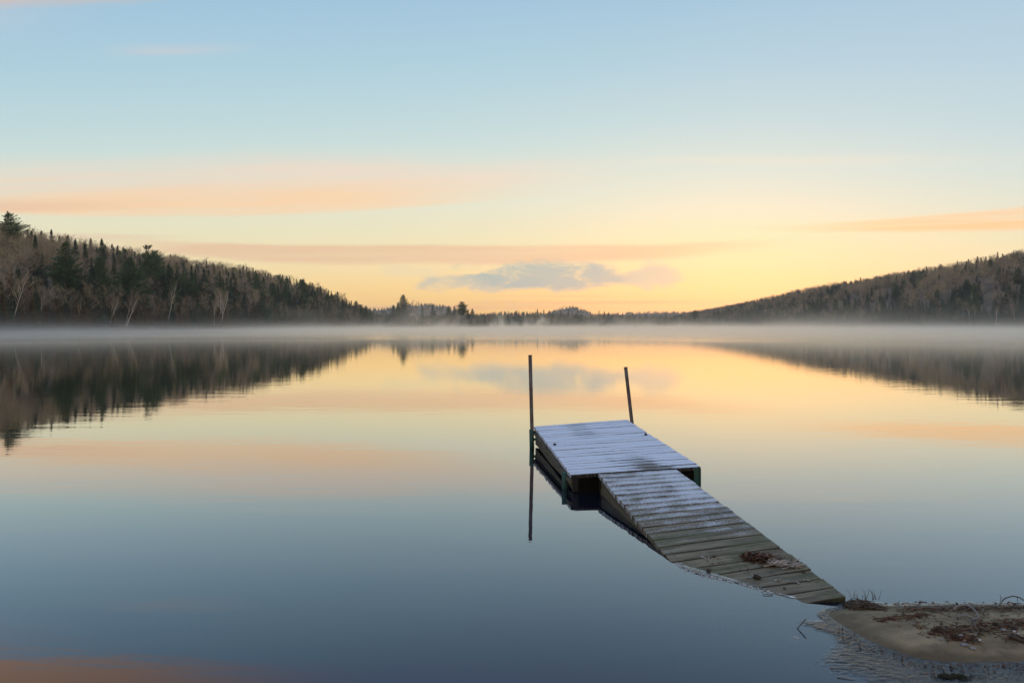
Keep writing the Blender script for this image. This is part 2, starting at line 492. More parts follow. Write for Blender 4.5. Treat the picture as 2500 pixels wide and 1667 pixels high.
def bare(seed, H=16.0, spread=1.0, det=1.0, trunk_r=0.14, first=0.32, stems=1, lean=(0, 0)):
    r = random.Random(seed); T, C = MB(), MB()

    def branch(p, d, L, rad, lev):
        seg = 3 if lev else 6
        pts, q, dd = [p], p, d
        for i in range(seg):
            dd = (dd + Vector((r.uniform(-1, 1), r.uniform(-1, 1), r.uniform(-.4, .9))) * (.08 if lev == 0 else .2)).normalized()
            q = q + dd * (L / seg); pts.append(q)
        rads = [max(rad * (1 - .75 * i / seg), .012) for i in range(seg + 1)]
        if lev <= 1: T.tube(pts, rads, 5 if lev == 0 else 3, cap=False)
        else:
            s = dd.cross(Vector((r.uniform(-1, 1), r.uniform(-1, 1), .3))).normalized() * max(rad, .03)
            C.tri(pts[0] - s, pts[0] + s, pts[-1])
        if lev >= 2:
            for i in range(int(11 * det)):
                o = pts[0].lerp(pts[-1], r.uniform(.15, 1))
                g = (dd + Vector((r.uniform(-1, 1), r.uniform(-1, 1), r.uniform(-.5, 1))) * .9).normalized()
                s = g.cross(Vector((r.uniform(-1, 1), r.uniform(-1, 1), r.uniform(-1, 1)))).normalized() * r.uniform(.022, .042)
                C.tri(o - s, o + s, o + g * r.uniform(.5, 1.2) * H / 16)
            return
        nb = int((15 if lev == 0 else 7) * det)
        for i in range(nb):
            t = (first + (1 - first) * (i + r.random()) / nb) if lev == 0 else r.uniform(.25, 1)
            f = t * seg; i0 = min(int(f), seg - 1); o = pts[i0].lerp(pts[i0 + 1], f - i0)
            a = r.uniform(0, 2 * math.pi)
            out = Vector((math.cos(a), math.sin(a), 0))
            g = (dd * r.uniform(.5, 1.0) + out * r.uniform(.6, 1.1) * spread + Vector((0, 0, .35))).normalized()
            l2 = L * (r.uniform(.26, .40) * (1.25 - .62 * t) if lev == 0 else r.uniform(.4, .65)) * (1.15 if lev == 0 else 1)
            branch(o, g, l2, rads[i0] * .5, lev + 1)
    for s in range(stems):
        off = Vector((r.uniform(-.5, .5), r.uniform(-.5, .5), 0)) if stems > 1 else Vector((0, 0, 0))
        ld = Vector((lean[0] + (r.uniform(-.16, .16) if stems > 1 else 0), lean[1] + (r.uniform(-.1, .1) if stems > 1 else 0), 1)).normalized()
        branch(off, ld, H * (r.uniform(.75, 1) if stems > 1 else 1), trunk_r * H / 16, 0)
    return T, C


def brush(seed, H=5.0):
    r = random.Random(seed); T, C = MB(), MB()
    for s in range(7):
        a = r.uniform(0, 6.28); d = Vector((math.cos(a) * .35, math.sin(a) * .35, 1)).normalized()
        p = Vector((math.cos(a), math.sin(a), 0)) * r.uniform(0, 1.0)
        L = H * r.uniform(.55, 1)
        T.tube([p, p + d * L * .5, p + d * L + Vector((r.uniform(-.4, .4), r.uniform(-.4, .4), 0))], [.05, .035, .012], 3, cap=False)
        for i in range(70):
            o = p + d * L * r.uniform(.05, 1)
            g = Vector((r.uniform(-1, 1), r.uniform(-1, 1), r.uniform(-.2, 1.1))).normalized()
            sd = g.cross(Vector((r.uniform(-1, 1), r.uniform(-1, 1), r.uniform(-1, 1)))).normalized() * r.uniform(.02, .05)
            C.tri(o - sd, o + sd, o + g * r.uniform(.4, 1.1))
    return T, C


VAR = {}


def variant(key, TC, mt, mc, H):
    T, C = TC
    VAR[key] = (T.mesh('trunk', [mt]), C.mesh('crown', [mc]), H, T, C, mt, mc)


for i in range(4): variant('pine%d' % i, conifer(11 + i, 26, 6.6 + .7 * (i % 2), (.36, .24, .30, .18)[i], 'pine', 1.7), M_DARKBARK, M_PINE, 26)
variant('ragged0', conifer(41, 28, 6.6, .14, 'ragged', 1.9, .25), M_DARKBARK, M_PINE, 28)
variant('ragged1', conifer(42, 24, 5.4, .35, 'ragged', 1.5, -.2), M_DARKBARK, M_PINE, 24)
variant('ragged2', conifer(43, 22, 5.2, .45, 'ragged', 1.5, .1), M_DARKBARK, M_PINE, 22)
for i in range(4): variant('spruce%d' % i, conifer(61 + i, 18, (3.7, 4.2, 3.3, 4.8)[i], .06, 'spruce', .9), M_DARKBARK, M_SPRUCE, 18)
for i in range(2): variant('cedar%d' % i, conifer(71 + i, 11, 2.6, .05, 'spruce', 1.0), M_DARKBARK, M_CEDAR, 11)
for i in range(5): variant('bare%d' % i, bare(81 + i, 16, (1.1, 1.3, 1.2, 1.0, 1.4)[i], 1.0, .12), M_BARK, (M_TWIG, M_TWIGR)[i % 2], 16)
variant('birch0', bare(101, 14, .6, .7, .13, .45, 3, (.18, 0)), M_BIRCH, M_TWIG, 14)
variant('birch1', bare(102, 14, .6, .7, .14, .5, 1, (.25, 0)), M_BIRCH, M_TWIG, 14)
variant('birch2', bare(103, 14, .6, .6, .12, .4, 5, (.12, 0)), M_BIRCH, M_TWIG, 14)
variant('birch3', bare(104, 14, .6, .6, .13, .5, 2, (-.10, 0)), M_BIRCH, M_TWIG, 14)
for i in range(2): variant('brush%d' % i, brush(121 + i), M_BARK, M_BRUSH, 5)


def tree(name, var, x, y, H, label, cat, group=None, wid=1.0, rot=None, sink=0.15):
    mt, mc, h0 = VAR[var][:3]
    root = empty(name, (x, y, hgt(x, y) - sink), rnd.uniform(0, 6.28) if rot is None else rot)
    s = H / h0
    root.scale = (s * wid, s * wid, s)
    for nm, me in (('trunk', mt), ('crown', mc)):
        o = bpy.data.objects.new(nm, me); COL.objects.link(o); o.parent = root
    tag(root, label, cat, group)
    return root


def X_at(px, D): return (px - CX) / F * D
def Z_at(py, D): return CAMZ + (HY - py) / F * D


def shore_left(px):
    for D in np.arange(150, 900, 2.0):
        if hgt(X_at(px, D), D) > 0: return float(D)
    return 800.0


def ridge(px, lo=150, hi=2300):
    D = np.arange(lo, hi, 5.0); X = (px - CX) / F * D
    e = np.where(land(X, D) > 0, (land(X, D) + 0.0) / D, -1)
    return float(D[int(np.argmax(e))])


def plant(name, var, px, ytop, D, label, cat, group=None, wid=1.0, rot=None, hmin=5, hmax=36):
    x = X_at(px, D); g = hgt(x, D)
    H = Z_at(ytop, D) - g
    if H < hmin or H > hmax: print('tree height clipped', name, px, ytop, round(D), round(H, 1))
    H = min(max(H, hmin), hmax)
    return tree(name, var, x, D, H, label, cat, group, wid, rot)


# --- single trees that the photograph shows on the left shore
GL = 'trees of the left shore'
sl = shore_left
plant('pine_tree', 'ragged0', 20, 517, 345, 'tall ragged pine standing highest at the left edge of the picture', 'pine tree', GL, 1.25, 0.3)
plant('pine_tree', 'pine0', 160, 590, sl(160) + 12, 'broad tiered white pine with bare lower trunk, next big pine after the ragged pine', 'pine tree', GL, 1.1)
plant('pine_tree', 'pine2', 246, 624, sl(246) + 12, 'slender white pine with pale bare trunk between the two broadest shore pines', 'pine tree', GL, 1.05)
plant('pine_tree', 'pine1', 316, 628, sl(316) + 10, 'bushy broad white pine above the white leaning birch stems', 'pine tree', GL, 1.3)
plant('pine_tree', 'pine3', 345, 652, sl(345) + 14, 'smaller pine against the right side of the bushy broad pine', 'pine tree', GL, .8)
plant('pine_tree', 'ragged1', 359, 600, sl(359) + 45, 'ragged pine poking high above the left ridge line behind the shore pines', 'pine tree', GL, .9)
plant('pine_tree', 'ragged2', 377, 612, sl(377) + 48, 'flat topped pine touching the right side of the high ragged pine', 'pine tree', GL, .9)
plant('spruce_tree', 'spruce1', 412, 650, sl(412) + 25, 'dark pointed spruce at the right end of the row of shore pines', 'spruce tree', GL, 1.1)
plant('spruce_tree', 'spruce0', 437, 686, sl(437) + 22, 'low green spruce just right of the dark pointed spruce', 'spruce tree', GL)
plant('pine_tree', 'ragged2', 463, 684, sl(463) + 40, 'small pine with a drooping crooked top on the brown left hillside', 'pine tree', GL)
plant('spruce_tree', 'spruce3', 497, 655, sl(497) + 60, 'wide dark spruce halfway up the left hillside above the birch clump', 'spruce tree', GL, 1.2)
plant('pine_tree', 'pine3', 541, 676, sl(541) + 40, 'green pine right behind the tall white birch clump', 'pine tree', GL)
plant('pine_tree', 'pine1', 627, 667, sl(627) + 70, 'big dense dark pine with a wide flat top on the left skyline', 'pine tree', GL, .95)
plant('pine_tree', 'ragged1', 697, 680, sl(697) + 70, 'wind bent pine leaning right on the left skyline', 'pine tree', GL, 1.0)
plant('pine_tree', 'ragged2', 738, 683, sl(738) + 80, 'pine with a round open top standing clear against the yellow sky', 'pine tree', GL, 1.0)
plant('spruce_tree', 'spruce2', 208, 596, sl(208) + 55, 'dark spruce clump high on the hillside between first and second shore pines', 'spruce tree', GL, 1.3)
plant('spruce_tree', 'spruce3', 249, 584, sl(249) + 75, 'large dark spruce breaking the skyline straight above the slender pine', 'spruce tree', GL, 1.0)
plant('spruce_tree', 'spruce1', 187, 585, sl(187) + 70, 'dark blue spruce at the skyline just right of the broad tiered pine', 'spruce tree', GL, 1.1)
plant('spruce_tree', 'spruce0', 85, 574, sl(85) + 62, 'dark round spruce on the brown slope between ragged pine and broad tiered pine', 'spruce tree', GL, 1.0)
plant('spruce_tree', 'spruce2', 278, 627, sl(278) + 42, 'small black spruce alone on the slope left of the bushy broad pine', 'spruce tree', GL)
plant('spruce_tree', 'spruce1', 225, 650, sl(225) + 6, 'short dark spruce at the foot of the slender pale trunked pine', 'spruce tree', GL, 1.2)
plant('spruce_tree', 'spruce3', 640, 712, sl(640) + 12, 'dark green spruce near the water below the flat topped pine', 'spruce tree', GL, 1.2)
plant('spruce_tree', 'spruce0', 596, 715, sl(596) + 12, 'narrow green spruce near the water right of the birch clump', 'spruce tree', GL, 1.2)
# white birches
plant('birch_tree', 'birch0', 266, 722, sl(266) + 3, 'pair of white birch stems leaning right below the slender pine', 'birch tree', 'white birches on the left shore', 1.0, 0.0)
plant('birch_tree', 'birch0', 308, 712, sl(308) + 3, 'white birch clump leaning right below the bushy broad pine', 'birch tree', 'white birches on the left shore', 1.0, 0.2)
plant('birch_tree', 'birch3', 96, 702, sl(96) + 4, 'forked white birch left of the broad tiered pine', 'birch tree', 'white birches on the left shore', 1.0, 0.0)
plant('birch_tree', 'birch1', 28, 690, sl(28) + 3, 'single thin birch curving right near the left edge of the picture', 'birch tree', 'white birches on the left shore', 1.0, 0.0)
plant('birch_tree', 'birch2', 536, 712, sl(536) + 3, 'tall many stemmed white birch clump halfway along the left shore', 'birch tree', 'white birches on the left shore', 1.1, 0.0)
plant('birch_tree', 'birch1', 185, 740, sl(185) + 2, 'short pale birch stem just right of the trunk of the broad tiered pine', 'birch tree', 'white birches on the left shore', .8, 0.6)
plant('birch_tree', 'birch1', 408, 706, sl(408) + 4, 'pale leaning birch below the dark pointed spruce', 'birch tree', 'white birches on the left shore', .8, 0.0)
plant('birch_tree', 'birch3', 520, 730, sl(520) + 3, 'thin white birch pair at the left side of the many stemmed clump', 'birch tree', 'white birches on the left shore', .9, 0.0)

ORD = ['first', 'second', 'third', 'fourth', 'fifth', 'sixth', 'seventh', 'eighth', 'ninth', 'tenth', 'eleventh', 'twelfth', 'thirteenth', 'fourteenth',
       'fifteenth', 'sixteenth', 'seventeenth', 'eighteenth', 'nineteenth', 'twentieth', 'twenty-first', 'twenty-second', 'twenty-third', 'twenty-fourth', 'twenty-fifth', 'twenty-sixth']
# --- skyline conifers of the left ridge: (column, top row)
SKL = [(101, 564), (126, 561), (146, 576), (168, 574), (222, 582), (274, 596), (287, 600), (322, 607), (425, 630), (446, 631), (480, 648), (511, 648),
       (555, 656), (581, 662), (596, 665), (648, 673), (668, 676), (676, 681), (718, 690), (754, 699), (773, 709), (791, 709), (815, 721), (836, 732), (846, 729), (858, 734)]
for k, (px, yt) in enumerate(SKL):
    D = ridge(px, 200, 1500)
    plant('spruce_tree', 'spruce%d' % (k * 7 % 4), px, yt, D, '%s small dark conifer along the left ridge skyline, counted from its high end' % ORD[k], 'spruce tree', 'conifers on the left ridge skyline', rnd.uniform(1.0, 1.35), hmin=11, hmax=22)
for k, (px, yt) in enumerate([(869, 733), (880, 739), (893, 741), (905, 752)]):
    D = 830 + 6 * k
    plant('pine_tree', ('pine3', 'ragged2', 'pine1', 'spruce1')[k], px, yt, D, '%s dark pine at the low right tip of the left hill, counted from left' % ORD[k], 'pine tree', 'pines at the tip of the left hill', 1.1, hmin=9, hmax=26)

# --- shore trees at the left: cedars and bare trees near the water, named by the neighbour they stand beside
LAND = [(20, 'ragged pine at the left edge'), (96, 'forked white birch'), (160, 'broad tiered pine'), (246, 'slender pine'), (316, 'bushy broad pine'), (412, 'dark pointed spruce'), (536, 'many stemmed birch clump'), (640, 'dark green waterside spruce'), (738, 'round topped skyline pine')]
cols = sorted([(8, 'bare'), (38, 'bare'), (52, 'cedar'), (64, 'bare'), (78, 'cedar'), (112, 'cedar'), (124, 'bare'), (136, 'cedar'), (148, 'bare'), (176, 'bare'), (194, 'cedar'), (206, 'cedar'), (216, 'bare'),
               (232, 'bare'), (258, 'bare'), (276, 'cedar'), (290, 'bare'), (330, 'cedar'), (340, 'bare'), (354, 'cedar'), (368, 'bare'), (384, 'cedar'), (396, 'bare'), (424, 'bare'), (436, 'cedar'), (452, 'bare'), (470, 'bare'),
               (484, 'cedar'), (500, 'bare'), (514, 'cedar'), (552, 'bare'), (566, 'cedar'), (582, 'bare'), (608, 'bare'), (622, 'cedar'), (656, 'bare'), (668, 'cedar'), (684, 'bare'), (702, 'bare'), (716, 'cedar'), (730, 'bare'), (752, 'bare'), (768, 'cedar'), (784, 'bare'), (802, 'cedar'), (820, 'bare'), (838, 'cedar'), (856, 'bare'), (874, 'bare')])
cnt = {}
for px, kd in cols:
    lm = max([l for l in LAND if l[0] <= px], default=None)
    c = cnt.setdefault((lm, kd), 0); cnt[(lm, kd)] += 1
    where = ('%s on the waterline right of the %s' % (ORD[c], lm[1])) if lm else 'on the waterline at the far left corner'
    D = sl(px) + rnd.uniform(1, 5)
    x = X_at(px, D)
    if kd == 'cedar': tree('cedar_tree', 'cedar%d' % rnd.randrange(2), x, D, rnd.uniform(8, 13), 'olive brown cedar, ' + where, 'cedar tree', 'cedars along the left waterline', rnd.uniform(1.0, 1.5))
    else: tree('bare_tree', 'bare%d' % rnd.randrange(5), x, D, rnd.uniform(11, 16), 'leafless brown tree, ' + where, 'bare tree', 'leafless trees along the left waterline', rnd.uniform(.7, 1))

# --- wooded point in the middle distance
GP = 'trees of the wooded point in mid lake'
PT = [('pine_tree', 'pine1', 984, 720, 850, 'tallest pine of the wooded point, standing alone above its neighbours', 1.25),
      ('spruce_tree', 'spruce3', 960, 745, 845, 'dark conifer at the left foot of the tallest pine of the point', 1.9),
      ('spruce_tree', 'spruce1', 970, 742, 852, 'dark conifer pressed between tallest pine of the point and its left neighbour', 1.7),
      ('bare_tree', 'bare1', 1003, 744, 848, 'pale leafless tree just right of the tallest pine of the point', .9),
      ('bare_tree', 'bare3', 1014, 747, 846, 'leafless tree with pale stems in the middle of the wooded point', .9),
      ('spruce_tree', 'spruce0', 1031, 745, 858, 'thin topped spruce in the middle of the wooded point', 1.0),
      ('bare_tree', 'bare0', 1043, 752, 846, 'low leafless tree left of the pointed spruce of the wooded point', .9),
      ('spruce_tree', 'spruce3', 1057, 744, 850, 'pointed dark spruce standing free right of centre on the wooded point', 1.6),
      ('bare_tree', 'bare2', 1074, 758, 850, 'low leafless tree right of the pointed spruce on the wooded point', .9),
      ('pine_tree', 'pine3', 1096, 746, 856, 'green pine, left one of two close together near the point tip', 1.0),
      ('spruce_tree', 'spruce2', 1109, 748, 856, 'narrow spruce, right one of two close together near the point tip', 1.6),
      ('pine_tree', 'ragged2', 1128, 737, 858, 'high pine with a rounded tuft top near the point tip', 1.2),
      ('spruce_tree', 'spruce1', 1141, 757, 860, 'short conifer between the tuft topped pine and the tip of the point', 1.6),
      ('pine_tree', 'pine3', 1153, 753, 864, 'last pine at the very tip of the wooded point', 1.0)]
for nm, v, px, yt, D, lb, wd in PT:
    plant(nm, v, px, yt, D, lb, nm.replace('_', ' '), GP, wd)

# --- far shore conifers standing above the distant treeline
FS = [(1312, 753), (1328, 756), (1340, 757), (1369, 754), (1387, 751), (1410, 760), (1462, 758), (1475, 760), (1486, 761), (1520, 764), (1552, 764), (1578, 763), (1626, 764)]
for k, (px, yt) in enumerate(FS):
    plant('spruce_tree', 'spruce%d' % (k * 3 % 4), px, yt, 1320 + rnd.uniform(0, 120), '%s conifer rising from the misty far shore treeline, counted from left' % ORD[k], 'spruce tree', 'conifers above the far shore treeline', 1.1, hmin=9, hmax=26)
plant('pine_tree', 'ragged2', 1697, 756, 1330, 'lone flat topped pine on the far shore left of the right hill', 'pine tree', None, 1.3, hmax=26)

# --- right hill: skyline and shore trees
def shore_right(px):
    for D in np.arange(420, 1400, 3.0):
        if hgt(X_at(px, D), D) > 0: return float(D)
    return 1300.0


SKR = [(1834, 735), (1850, 737), (1863, 732), (1890, 722), (1910, 720), (1955, 709), (1975, 708), (2060, 686), (2100, 677), (2140, 672), (2170, 668), (2200, 664), (2262, 650), (2298, 644), (2338, 637), (2364, 633), (2386, 626), (2408, 626), (2435, 616), (2448, 619), (2470, 617), (2488, 614)]
for k, (px, yt) in enumerate(SKR):
    D = ridge(px, 600, 2300)
    plant('spruce_tree', 'spruce%d' % (k * 5 % 4), px, yt, D, '%s dark conifer along the right ridge skyline, counted from its low end' % ORD[k], 'spruce tree', 'conifers on the right ridge skyline', rnd.uniform(1.1, 1.5), hmin=11, hmax=22)
SHR = [('pine_tree', 'pine0', 2379, 711, 8, 'tall tiered pine near the water at the right side of the right hill', .9),
       ('pine_tree', 'pine3', 2316, 730, 8, 'dark pine left of the tall tiered pine by the right shore', .9),
       ('spruce_tree', 'spruce1', 2331, 727, 14, 'pointed spruce squeezed between dark pine and tall tiered pine on the right shore', 1.2),
       ('spruce_tree', 'spruce3', 2191, 740, 10, 'bushy spruce by the right shore, left one of a pair', 1.2),
       ('spruce_tree', 'spruce0', 2211, 738, 10, 'slim spruce by the right shore, right one of a pair', 1.2),
       ('pine_tree', 'pine1', 2140, 752, 12, 'low dark pine left of the spruce pair by the right shore', 1.0),
       ('spruce_tree', 'spruce1', 2256, 745, 8, 'short spruce between the spruce pair and the dark pine on the right shore', 1.2),
       ('pine_tree', 'pine1', 1978, 752, 14, 'broad dark pine at the foot of the right hill, left of its middle', 1.2),
       ('pine_tree', 'pine3', 2040, 738, 40, 'dark green pine on the lower slope of the right hill above the broad pine', 1.2),
       ('spruce_tree', 'spruce3', 2455, 716, 10, 'dark spruce between tall tiered pine and the right edge of the picture', 1.2),
       ('pine_tree', 'pine1', 2490, 745, 8, 'green pine cut by the right edge of the picture', 1.0),
       ('birch_tree', 'birch1', 2370, 755, 3, 'white birch at the foot of the tall tiered pine on the right shore', .9),
       ('birch_tree', 'birch1', 2384, 752, 3, 'thin white birch right of the tall tiered pine trunk', .9),
       ('birch_tree', 'birch3', 2432, 748, 3, 'pale birch midway between tall tiered pine and the right edge', .9),
       ('birch_tree', 'birch1', 2480, 752, 3, 'leaning white birch nearest the right edge of the picture', .9)]
for nm, v, px, yt, off, lb, wd in SHR:
    plant(nm, v, px, yt, shore_right(px) + off, lb, nm.replace('_', ' '), 'trees of the right shore', wd, rot=(3.3 if nm == 'birch_tree' else None))

# ------------------------------------------------------------------ the uncountable woods on the slopes: one scattered object per slope
protos = bpy.data.collections.new('woods_shapes')
PK = ['bare0', 'bare1', 'bare2', 'bare3', 'bare4', 'brush0', 'brush1', 'cedar0', 'pine1', 'pine3', 'spruce0', 'spruce1', 'spruce3', 'spruce2']
PROTO = []
for k, key in enumerate(PK):
    mt, mc, h0, T, C, m1, m2 = VAR[key]
    J = MB(); J.add(T.v, T.f); J.add(C.v, C.f)
    me = J.mesh('woods_shape', [m1, m2], [0] * len(T.f) + [1] * len(C.f))
    o = bpy.data.objects.new('shape_%02d' % k, me)
    protos.objects.link(o)
    PROTO.append((key, h0))


def woods(name, label, pts):
    """pts: list of (x, y, index, height, width)"""
    me = bpy.data.meshes.new(name)
    P = np.array([(p[0], p[1], 0.0) for p in pts]); P[:, 2] = land(P[:, 0], P[:, 1]) - 0.2
    me.from_pydata(P.tolist(), [], [])
    at = me.attributes.new('shape_id', 'INT', 'POINT'); at.data.foreach_set('value', [p[2] for p in pts])
    s = [(p[3] / PROTO[p[2]][1]) for p in pts]
    at = me.attributes.new('size', 'FLOAT_VECTOR', 'POINT'); at.data.foreach_set('vector', [c for p, k in zip(pts, s) for c in (k * p[4], k * p[4], k)])
    at = me.attributes.new('turn', 'FLOAT', 'POINT'); at.data.foreach_set('value', [rnd.uniform(0, 6.28) for _ in pts])
    o = bpy.data.objects.new(name, me); COL.objects.link(o)
    tag(o, label, 'woods', kind='stuff')
    g = bpy.data.node_groups.new(name, 'GeometryNodeTree')
    g.interface.new_socket('Geometry', in_out='INPUT', socket_type='NodeSocketGeometry')
    g.interface.new_socket('Geometry', in_out='OUTPUT', socket_type='NodeSocketGeometry')
    n = g.nodes; L = g.links.new
    gi, go = n.new('NodeGroupInput'), n.new('NodeGroupOutput')
    ci = n.new('GeometryNodeCollectionInfo'); ci.inputs[0].default_value = protos
    ci.inputs['Separate Children'].default_value = True; ci.inputs['Reset Children'].default_value = True
    io = n.new('GeometryNodeInstanceOnPoints'); io.inputs['Pick Instance'].default_value = True

    def attr(nm, ty):
        a = n.new('GeometryNodeInputNamedAttribute'); a.data_type = ty; a.inputs[0].default_value = nm
        return a.outputs[0]
    cb = n.new('ShaderNodeCombineXYZ')
    L(attr('turn', 'FLOAT'), cb.inputs[2])
    L(gi.outputs[0], io.inputs['Points']); L(ci.outputs[0], io.inputs['Instance'])
    L(attr('shape_id', 'INT'), io.inputs['Instance Index']); L(cb.outputs[0], io.inputs['Rotation']); L(attr('size', 'FLOAT_VECTOR'), io.inputs['Scale'])
    L(io.outputs[0], go.inputs[0])
    md = o.modifiers.new('scatter', 'NODES'); md.node_group = g
    return o


def pick(r, con, low=False):
    if low and r.random() < .62: return r.choice((5, 6, 7, 7, 10, 12, 13))
    if r.random() < con: return r.choice((8, 9, 10, 11, 12, 13, 12, 11))
    return r.choice((0, 1, 2, 3, 4)) if not (low and r.random() < .3) else 7


HT = {5: (4, 7), 6: (4, 7), 7: (8, 12)}


def mk(r, x, y, i, lo=9, hi=15.5):
    a, b = HT.get(i, (lo, hi) if i < 5 else (lo, hi + 2))
    return (x, y, i, r.uniform(a, b), r.uniform(.85, 1.3) if i >= 5 else r.uniform(.95, 1.45))


def scatter():
    r = random.Random(5)
    L, Rr, Fp, Pn = [], [], [], []
    # left slope
    n = 0
    while n < 5200:
        D = 150 + 1350 * r.random() ** 1.25; d = r.random() ** 1.2 * 200
        sx = float(ip(D, SH_L)); x = sx - d
        if abs(x / D) > .72 or D < 215: n += 1; continue
        if hgt(x, D) <= 0.05: n += 1; continue
        patch = float(vnoise(x, D, 28, 9))
        con = .05 + .25 * (patch > .4) + (.48 if d < 85 and D > 410 else 0) + (.15 if d < 40 and D > 380 else 0)
        L.append(mk(r, x, D, pick(r, con, d < 24))); n += 1
    for D in np.arange(215, 860, 1.3):                     # thicket along the waterline
        sx = float(ip(D, SH_L))
        for _ in range(2):
            x = sx - r.uniform(1, 14)
            if hgt(x, D) > 0.02: L.append(mk(r, x, D, r.choice((5, 6, 7, 7, 12, 10, 5, 13)), 7, 10))
    n = 0
    while n < 9500:
        D = 430 + 1750 * r.random() ** 1.15; d = r.random() ** 1.1 * 330
        x = float(ip(D, SH_R)) + d; n += 1
        if abs(x / D) > .72 or hgt(x, D) <= 0.05: continue
        patch = float(vnoise(x, D, 40, 2)); e = (x / D) * 10
        con = .14 + .55 * (patch > .15) + (.35 if d < 40 else 0) + (.2 if D > 1100 else 0) + (.2 if d > 200 else 0)
        Rr.append(mk(r, x, D, pick(r, con, d < 14)))
    for D in np.arange(520, 1300, 1.6):
        sx = float(ip(D, SH_R))
        for _ in range(2):
            x = sx + r.uniform(1, 16)
            if hgt(x, D) > 0.02: Rr.append(mk(r, x, D, r.choice((5, 6, 5, 7, 12, 12, 10, 13)), 8, 12))
    for _ in range(3600):                                  # far shore flats
        D = 1285 + 520 * r.random() ** 1.6; x = r.uniform(-.36, .36) * D
        if x / D > .30 or hgt(x, D) <= 0.05: continue
        Fp.append(mk(r, x, D, pick(r, .82), 11, 15))
    for _ in range(520):                                   # gap behind the left hill
        D = r.uniform(930, 1280); x = float(ip(D, SH_L)) - r.uniform(0, 160)
        if hgt(x, D) > 0.05: Fp.append(mk(r, x, D, pick(r, .65), 10, 14))
    for _ in range(5200):                                  # blue ridges
        D = r.uniform(2300, 4600); x = r.uniform(-.34, .30) * D
        Fp.append(mk(r, x, D, pick(r, .85), 10, 13))
    for _ in range(240):                                   # undergrowth of the point
        a = r.uniform(0, 6.28); q = r.random() ** .5
        x = -82 + 62 * q * math.cos(a); y = 880 + 54 * q * math.sin(a)
        if hgt(x, y) > 0.1: Pn.append(mk(r, x, y, r.choice((0, 1, 3, 4, 12, 13, 12, 11, 10, 9, 8)), 7, 11))
    woods('hillside_woods', 'brown leafless woods with dark conifers covering the left hill', L)
    woods('hillside_woods', 'purple brown leafless woods with dark conifers covering the right hill', Rr)
    woods('far_woods', 'low dark treeline and blue wooded ridges beyond the far end of the lake', Fp)
    woods('point_undergrowth', 'low brush and leafless trees filling the wooded point', Pn)


scatter()

